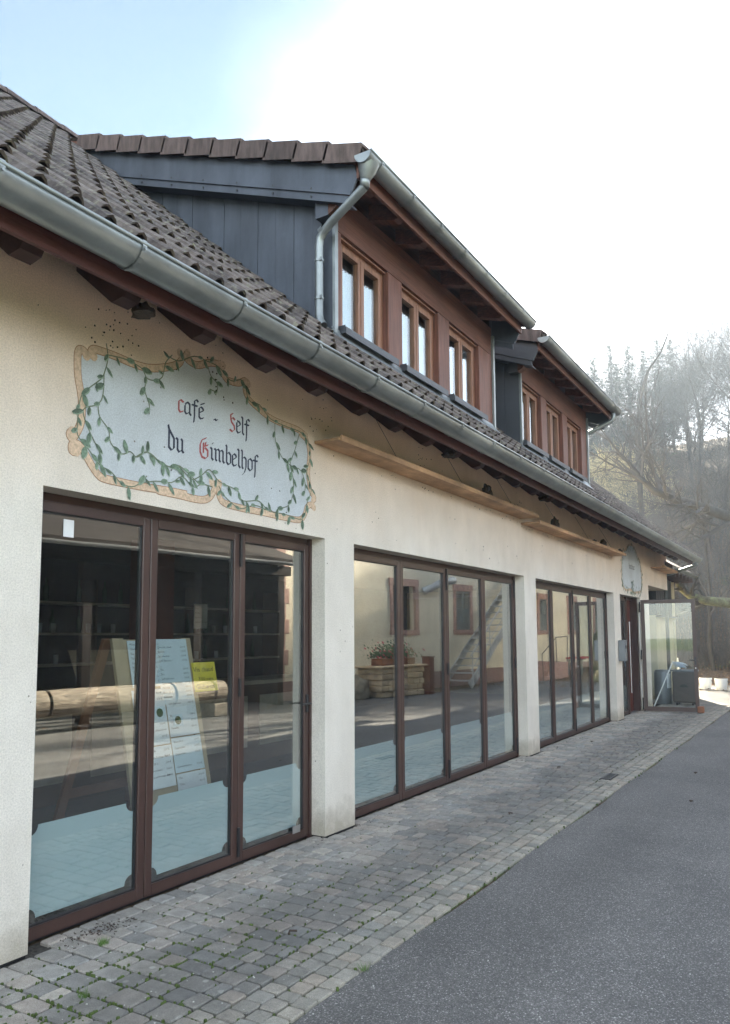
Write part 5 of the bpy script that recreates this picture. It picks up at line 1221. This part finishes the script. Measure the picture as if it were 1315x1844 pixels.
hk(MB().tube([(16.2, .09, 0), (16.2, .09, 6.6)], .05, 10), 'pipe', M['galv'], hp2, True)
for z in (1.2, 3.0, 4.8): hk(MB().tube([(16.2, .09, z), (16.2, .09, z + .04)], .06, 10), 'clamp', M['galv'], hp2)
# open barn left of the house with a bark-free log barrier in front
bn = hroot('open_barn', -11.5, .8, 'dark open-fronted timber barn across the lane', 'barn')
for u in (-20, -17.3, -14.5, -11.8, -9.2, -6.7): hk(MB().cbox(u, u + .2, .6, .8, 0, 3.1, .01), 'post', M['barn_wood'], bn)
hk(MB().box(-20.2, -6.3, .58, .82, 3.1, 3.32), 'beam', M['barn_wood'], bn)
hk(MB().box(-20.2, -6.3, -5.2, -5.0, 0, 5.4).prism([(-20.2, -5.0, 0), (-20.2, .58, 0), (-20.2, .58, 3.5), (-20.2, -5.0, 5.35)], (.2, 0, 0)).prism([(-6.5, -5.0, 0), (-6.5, .58, 0), (-6.5, .58, 3.5), (-6.5, -5.0, 5.35)], (.2, 0, 0)), 'back_wall', M['barn_wood'], bn)
hk(MB().prism([(-20.6, 1.25, 3.33), (-20.6, -5.6, 5.6), (-20.6, -5.6, 5.72), (-20.6, 1.25, 3.45)], (14.4, 0, 0)), 'roof', M['barn_wood'], bn)
gu = MB(); n = 8
for xx in (-20.6, -6.2):
    for j in range(n + 1): aa = math.pi * j / n; gu.v.append((xx, 1.32 + .075 * math.cos(aa), 3.36 - .075 * math.sin(aa)))
for j in range(n): gu.f.append((j, j + 1, n + 2 + j, n + 1 + j)); gu.mi.append(0)
hk(gu, 'gutter', M['galv'], bn, True)
for i in range(3): hk(MB().prism([(-18.5 + i * 4, -1.5, .5), (-16.6 + i * 4, -1.5, .5), (-16.3 + i * 4, -1.5, 1.35), (-18.8 + i * 4, -1.5, 1.35)], (0, .05, 0)), 'stall_panel', M['pine_board'], bn)
lg = hroot('log_barrier', -10.6, 1.6, 'thick peeled log lying on short blocks along the lane edge', 'log')
hk(MB().tube([(-17.8, 1.55, .48), (-16.2, 1.56, .49), (-14.6, 1.56, .48), (-12.93, 1.58, .49)], [.23, .242, .225, .236], 20).tube([(-12.87, 1.58, .49), (-11.8, 1.59, .5), (-10.4, 1.6, .5)], [.235, .246, .236], 20).tube([(-10.34, 1.6, .5), (-9.6, 1.6, .51), (-9.1, 1.6, .5)], [.24, .232, .238], 20), 'log', M['log'], lg, False)
hk(MB().tube([(-12.9, 1.58, .49), (-12.87, 1.58, .49)], .20, 16).tube([(-10.41, 1.6, .5), (-10.33, 1.6, .5)], .2, 16).tube([(-9.42, 1.6, .505), (-9.37, 1.6, .505)], .240, 16), 'saw_cut', M['dark_gap'], lg)
for u in (-17, -13.6, -9.4): hk(MB().cbox(u, u + .35, 1.4, 1.78, 0, .27, .02), 'support_block', M['log'], lg)
lt = MB()
for i in range(900):
    u = rw.uniform(-18, -6.5); v = 1.2 + rw.gauss(0, .25); s = rw.uniform(.015, .04); p = HM @ Vector((u, v, .02)); a = rw.uniform(0, 3.1)
    lt.add([(p.x - s * math.cos(a), p.y - s * math.sin(a), .005), (p.x + s * math.sin(a) * .6, p.y - s * math.cos(a) * .6, .03), (p.x + s * math.cos(a), p.y + s * math.sin(a), .02)], [(0, 1, 2)])
tag(lt.build('dead_leaves', M['dry_leaf']), 'drift of dry leaves under the log barrier', 'leaves', kind='stuff')

# ================================================================== TREES
def twig_tree(seed, height=13, spread=.55, levels=4, trunk_r=.2, path=None, sides=(7, 5, 4, 3, 3), kids=(9, 8, 6, 5), lean=(0, 0), rmin=.010, first=.25):
    r = random.Random(seed); trunk = MB(); crown = MB()
    def grow(start, d, length, rad, lvl):
        mb = trunk if lvl == 0 else crown
        n = 7 if lvl == 0 else (5 if lvl < 3 else 3); pts = [start]; p = start.copy(); dd = d.copy()
        for i in range(n):
            dd = (dd + Vector((r.gauss(0, .13), r.gauss(0, .13), r.gauss(0, .10) + (.05 if lvl else .02)))).normalized()
            p = p + dd * length / n; pts.append(p.copy())
        rads = [max(rmin * .8, rad * (1 - .78 * i / n)) for i in range(n + 1)]
        mb.tube(pts, rads, sides[min(lvl, 4)], caps=False)
        if lvl < levels: spawn(pts, rads, length, lvl)
    def spawn(pts, rads, length, lvl):
        k = kids[min(lvl, len(kids) - 1)]; n = len(pts) - 1
        for j in range(k):
            t_ = (first if lvl == 0 else .15) + (1 - (first if lvl == 0 else .15)) * (j + r.random()) / k; f = t_ * n; i = min(int(f), n - 1)
            q = pts[i].lerp(pts[i + 1], f - i); ax_ = (pts[i + 1] - pts[i]).normalized()
            perp = ax_.cross(Vector((r.gauss(0, 1), r.gauss(0, 1), r.gauss(0, 1)))).normalized()
            an = r.uniform(.55, 1.1) if lvl == 0 else r.uniform(.4, .95)
            d2 = (ax_ * math.cos(an) + perp * math.sin(an)).normalized()
            grow(q, d2, length * r.uniform(.45, .68) * (1.05 - .45 * t_ if lvl == 0 else 1) * (spread / .55), max(rmin, rads[i] * .55), lvl + 1)
    if path:
        P_ = [Vector(p) for p in path[0]]; trunk.tube(P_, path[1], 9, caps=False); L_ = sum((a - b).length for a, b in zip(P_[1:], P_[:-1])); spawn(P_, path[1], L_ * .55, 0)
    else: grow(Vector((0, 0, -.3)), Vector((lean[0], lean[1], 1)).normalized(), height, trunk_r, 0)
    return trunk, crown
def make_tree(name, tk, cr, loc, label, cat, group, tm='bark', cm='twig'):
    root = empty(name, loc, label, cat, group)
    tk.build('trunk', M[tm], root, True); cr.build('branches', M[cm], root); return root
def place(proto, x, y, rz, s, label, group):
    o = copy_tree(proto); o.location = (x, y, hill(x, y)); o.rotation_euler = (0, 0, rz); o.scale = (s, s, s)
    o['label'] = label
    if group: o['group'] = group
    return o
protos = []
for i in range(4):
    tk, cr = twig_tree(100 + i, 12.5, .58, 4, .19 - .01 * i, kids=(11, 7, 6, 4), rmin=.0055)
    protos.append(make_tree('bare_tree', tk, cr, (0, 0, 0), '', 'tree', 'hazy bare trees on the slope'))
G1 = 'hazy bare trees on the slope'
spots = []; rq = random.Random(17); tries = 0
while len(spots) < 34 and tries < 4000:
    tries += 1
    azd = rq.uniform(2.5, 16.5); dist = rq.uniform(52 if azd < 7.5 else 62, 94)
    x = dist * math.cos(R_(azd)); y = -3.56 + dist * math.sin(R_(azd))
    if all((x - a) ** 2 + (y - b) ** 2 > 9 for a, b, *_ in spots): spots.append((x, y, azd, dist))
spots.sort(key=lambda s: s[3])
LBL = 'leafless hazy tree on the wooded slope beyond the yard'
for i, (x, y, azd, dist) in enumerate(spots):
    p = protos[i % 4]; s = rq.uniform(.55, .8) * (1.0 if azd > 9 else 1.3)
    if i < 4: o = p; o.location = (x, y, hill(x, y)); o.scale = (s, s, s); o['label'] = LBL
    else: place(p, x, y, rq.uniform(0, 6.28), s, LBL, G1)
for o in list(COL.objects):
    if o.get('label') == LBL:
        d_ = o.location - CAM; a_ = math.degrees(math.atan2(d_.y, d_.x)); far = d_.length
        o['label'] = ('distant ' if far > 78 else 'farther ' if far > 66 else 'nearer ') + 'leafless misty tree ' + ('just right of the far dormer' if a_ > 12.5 else 'above the mossy bough by the right edge' if a_ < 7 else 'behind the leaning tree limb')
# nearer, darker trees at the right edge
for i, (azd, dist, s, lab) in enumerate(((3.9, 41, .85, 'tall bare tree at the right edge of the picture, crown against the white sky'), (8.4, 43, .6, 'slim upright bare tree right of the leaning limb'), (7.1, 33, .62, 'small bare tree with fine twigs in front of the right-hand thicket'))):
    x = dist * math.cos(R_(azd)); y = -3.56 + dist * math.sin(R_(azd)); o = place(protos[(i + 1) % 4], x, y, 1.3 * i, s, lab, None)
    if 'group' in o: del o['group']
def dirp(azd, el, dist):
    return (dist * math.cos(R_(azd)), -3.56 + dist * math.sin(R_(azd)), 1.6 + dist * math.tan(R_(el)))
# leaning old tree, rooted beyond the right edge, limb sweeping left over the yard
bx, by = 30.5, -3.2; bz = hill(bx, by)
lp = [(bx, by, bz - .3), (bx + .1, by + .3, 2.6), dirp(3.6, 6.6, 30), dirp(5.7, 7.9, 29), dirp(7.9, 8.9, 28), dirp(9.2, 9.4, 27.5), dirp(10.4, 10.0, 27), dirp(11.3, 11.0, 27), dirp(12.1, 12.2, 27), dirp(12.9, 12.9, 27.3), dirp(13.9, 13.0, 27.6)]
lrad = [.32, .28, .22, .18, .155, .13, .105, .085, .06, .035, .015]
off = Vector((bx, by, bz))
tk, cr = twig_tree(55, path=([Vector(p) - off for p in lp], lrad), levels=3, kids=(18, 7, 6, 5), spread=.46, rmin=.0055, first=.28)
lt_ = make_tree('leaning_tree', tk, cr, (bx, by, bz), 'old leaning tree whose thick limb sweeps left in front of the misty wood', 'tree', None, 'bark', 'twig')
# low mossy bough from a tree off the right edge
bx, by = 27.5, -3.4; bz = hill(bx, by); off = Vector((bx, by, bz))
lp = [(bx, by, bz - .2), (bx, by + .2, 1.6), dirp(3.5, 2.0, 25.5), dirp(5.9, 2.15, 25), dirp(7.4, 2.35, 24.6), dirp(8.4, 2.7, 24.4), dirp(9.1, 3.3, 24.3), dirp(9.3, 4.0, 24.3)]
tk, cr = twig_tree(77, path=([Vector(p) - off for p in lp], [.2, .19, .17, .155, .13, .11, .07, .03]), levels=3, kids=(10, 5, 4, 4), spread=.30, rmin=.005, first=.5)
make_tree('mossy_bough_tree', tk, cr, (bx, by, bz), 'tree at the right edge with a low moss covered horizontal bough', 'tree', None, 'bark_moss', 'twig')
# dead slender trunk leaning into the sky
bx, by, bz = dirp(11.2, 8.0, 42); off = Vector((bx, by, hill(bx, by)))
tk = MB().tube([Vector(p) - off for p in ((bx, by, off.z - .3), dirp(11.4, 13.5, 42), dirp(11.1, 16.5, 42), dirp(10.5, 18.2, 42), dirp(9.6, 19.3, 42), dirp(9.0, 20.6, 42))], [.16, .13, .1, .07, .05, .03], 6)
rr_ = empty('dead_tree', off, 'slender dead trunk bending right into the white sky', 'tree'); tk.build('trunk', M['bark'], rr_, True)
# conifers
def conifer(seed, h=15):
    r = random.Random(seed); tk = MB().tube([(0, 0, -.3), (0, 0, h * .5), (0, 0, h)], [.2, .12, .02], 6); cr = MB()
    for i in range(210):
        t_ = .10 + .90 * (i / 210) ** 1.1; z = h * t_; l = (1 - t_) * h * .30 + .45; a = r.uniform(0, 6.28); l *= r.uniform(.6, 1.15)
        dx, dy_ = math.cos(a), math.sin(a); n = max(3, int(l / .22))
        for k in range(n):
            f = (k + .3) / n; x, y, zz = dx * l * f, dy_ * l * f, z - l * .28 * f * f + r.uniform(-.08, .05); s = .20 * (1.15 - .6 * f) + .05
            for w in range(3):
                ox = r.gauss(0, .11); oy = r.gauss(0, .11); aa = r.uniform(0, 6.28)
                cr.add([(x + ox, y + oy, zz), (x + ox + s * math.cos(aa), y + oy + s * math.sin(aa), zz - s * .5), (x + ox + s * math.cos(aa + .9), y + oy + s * math.sin(aa + .9), zz - s * .1)], [(0, 1, 2)])
    return tk, cr
tk, cr = conifer(5); cp = empty('conifer', (0, 0, 0), '', 'tree', 'conifers on the hilltop'); tk.build('trunk', M['bark'], cp); cr.build('crown', M['needles'], cp)
cs = [(14.9, 70, .7), (14.2, 72, .8), (13.5, 68, .6), (12.6, 71, .75), (11.8, 74, .85), (13.0, 80, .85), (15.4, 75, .75), (10.8, 76, .8), (9.8, 82, .85), (12.2, 66, .45), (14.5, 63, .5), (9.0, 86, .8)]
for i, (azd, dist, s) in enumerate(cs):
    x = dist * math.cos(R_(azd)); y = -3.56 + dist * math.sin(R_(azd)); o = cp if i == 0 else copy_tree(cp)
    o.location = (x, y, hill(x, y)); o.scale = (s, s, s); o.rotation_euler = (0, 0, i * 1.7); o['label'] = 'misty blue-green conifer on the hill behind the bare trees'
# pale straw coloured bushes catching the light
tk, cr = twig_tree(300, 3.6, .6, 3, .05, kids=(14, 9, 7, 4), rmin=.009, first=.05)
for i, (azd, dist, s, lab) in enumerate(((12.3, 58, 1.0, 'sunlit straw coloured bush just above the café roof end'), (11.0, 60, .8, 'second pale bush right of the sunlit one'), (13.4, 60, .9, 'pale bush half hidden behind the dormer end'))):
    x = dist * math.cos(R_(azd)); y = -3.56 + dist * math.sin(R_(azd)); root = empty('pale_bush', (x, y, hill(x, y)), lab, 'bush')
    if i == 0: q1 = tk.build('stems', M['twig_pale'], root); q2 = cr.build('twigs', M['twig_pale'], root)
    else:
        for q in (q1, q2): c = q.copy(); COL.objects.link(c); c.parent = root
    root.scale = (s, s, s * 1.3)
# thicket of thin stems, brambles and dead leaves over the slope
th = MB(); ru = random.Random(99)
for i in range(9000):
    azd = ru.uniform(1.5, 18); dist = 33 + 45 * ru.random() ** 1.3
    x = dist * math.cos(R_(azd)); y = -3.56 + dist * math.sin(R_(azd)); z = hill(x, y)
    h = ru.uniform(.5, 2.4) * (1 if dist > 38 else .5); a = ru.uniform(0, 6.28); t_ = ru.uniform(.1, .7) * h; w = .009
    p0 = Vector((x, y, z)); p1 = p0 + Vector((math.cos(a) * t_ * .3, math.sin(a) * t_ * .3, h * .6)); p2 = p0 + Vector((math.cos(a) * t_, math.sin(a) * t_, h))
    b = len(th.v); wv = Vector((0, w, 0)); th.v += [(p0 - wv)[:], (p0 + wv)[:], (p1 - wv * .8)[:], (p1 + wv * .8)[:], p2[:]]
    th.f += [(b, b + 1, b + 3, b + 2), (b + 2, b + 3, b + 4)]; th.mi += [0, 0]
    for k in range(5):
        q = p0.lerp(p2, ru.uniform(.3, 1)); e = q + Vector((ru.gauss(0, .3), ru.gauss(0, .3), ru.uniform(0, .5)))
        th.add([q[:], (q + wv * .8)[:], e[:]], [(0, 1, 2)])
tag(th.build('thicket', M['twig']), 'tangle of thin bare stems covering the slope under the trees', 'thicket', kind='stuff')
dl = MB()
for i in range(16000):
    x = 24 + 22 * ru.random() ** 1.4; y = ru.uniform(-8, 9); s = ru.uniform(.02, .055)
    if x < 27.5 and ru.random() < .8: continue
    z = hill(x, y) + .01; a = ru.uniform(0, 6.28)
    dl.add([(x - s * math.cos(a), y - s * math.sin(a), z), (x + s * math.sin(a) * .7, y - s * math.cos(a) * .7, z + ru.uniform(0, .05)), (x + s * math.cos(a), y + s * math.sin(a), z + ru.uniform(0, .04))], [(0, 1, 2)])
tag(dl.build('fallen_leaves', M['dry_leaf']), 'brown fallen leaves strewn over the slope behind the yard', 'leaves', kind='stuff')
q = dirp(4.6, 0, 33); tag(blob(q[0], q[1], hill(q[0], q[1]), .9, .8, .5, 31).build('mossy_rock', M['bark_moss'], smooth=True), 'mossy rock on the leaf covered slope at the right edge', 'rock')

# ================================================================== HAZE
m = bpy.data.materials.new('haze'); m.use_nodes = True; t = NT(m)
out = t.n('ShaderNodeOutputMaterial'); pv = t.n('ShaderNodeVolumePrincipled'); pv.inputs['Color'].default_value = (.74, .87, 1, 1); pv.inputs['Density'].default_value = .0012; pv.inputs['Anisotropy'].default_value = .1
t.l(pv.outputs[0], out.inputs['Volume'])
tag(MB().box(-410, 510, -410, 410, -1.5, 44).build('haze', m), 'thin pale haze filling the valley air', 'haze', kind='stuff')
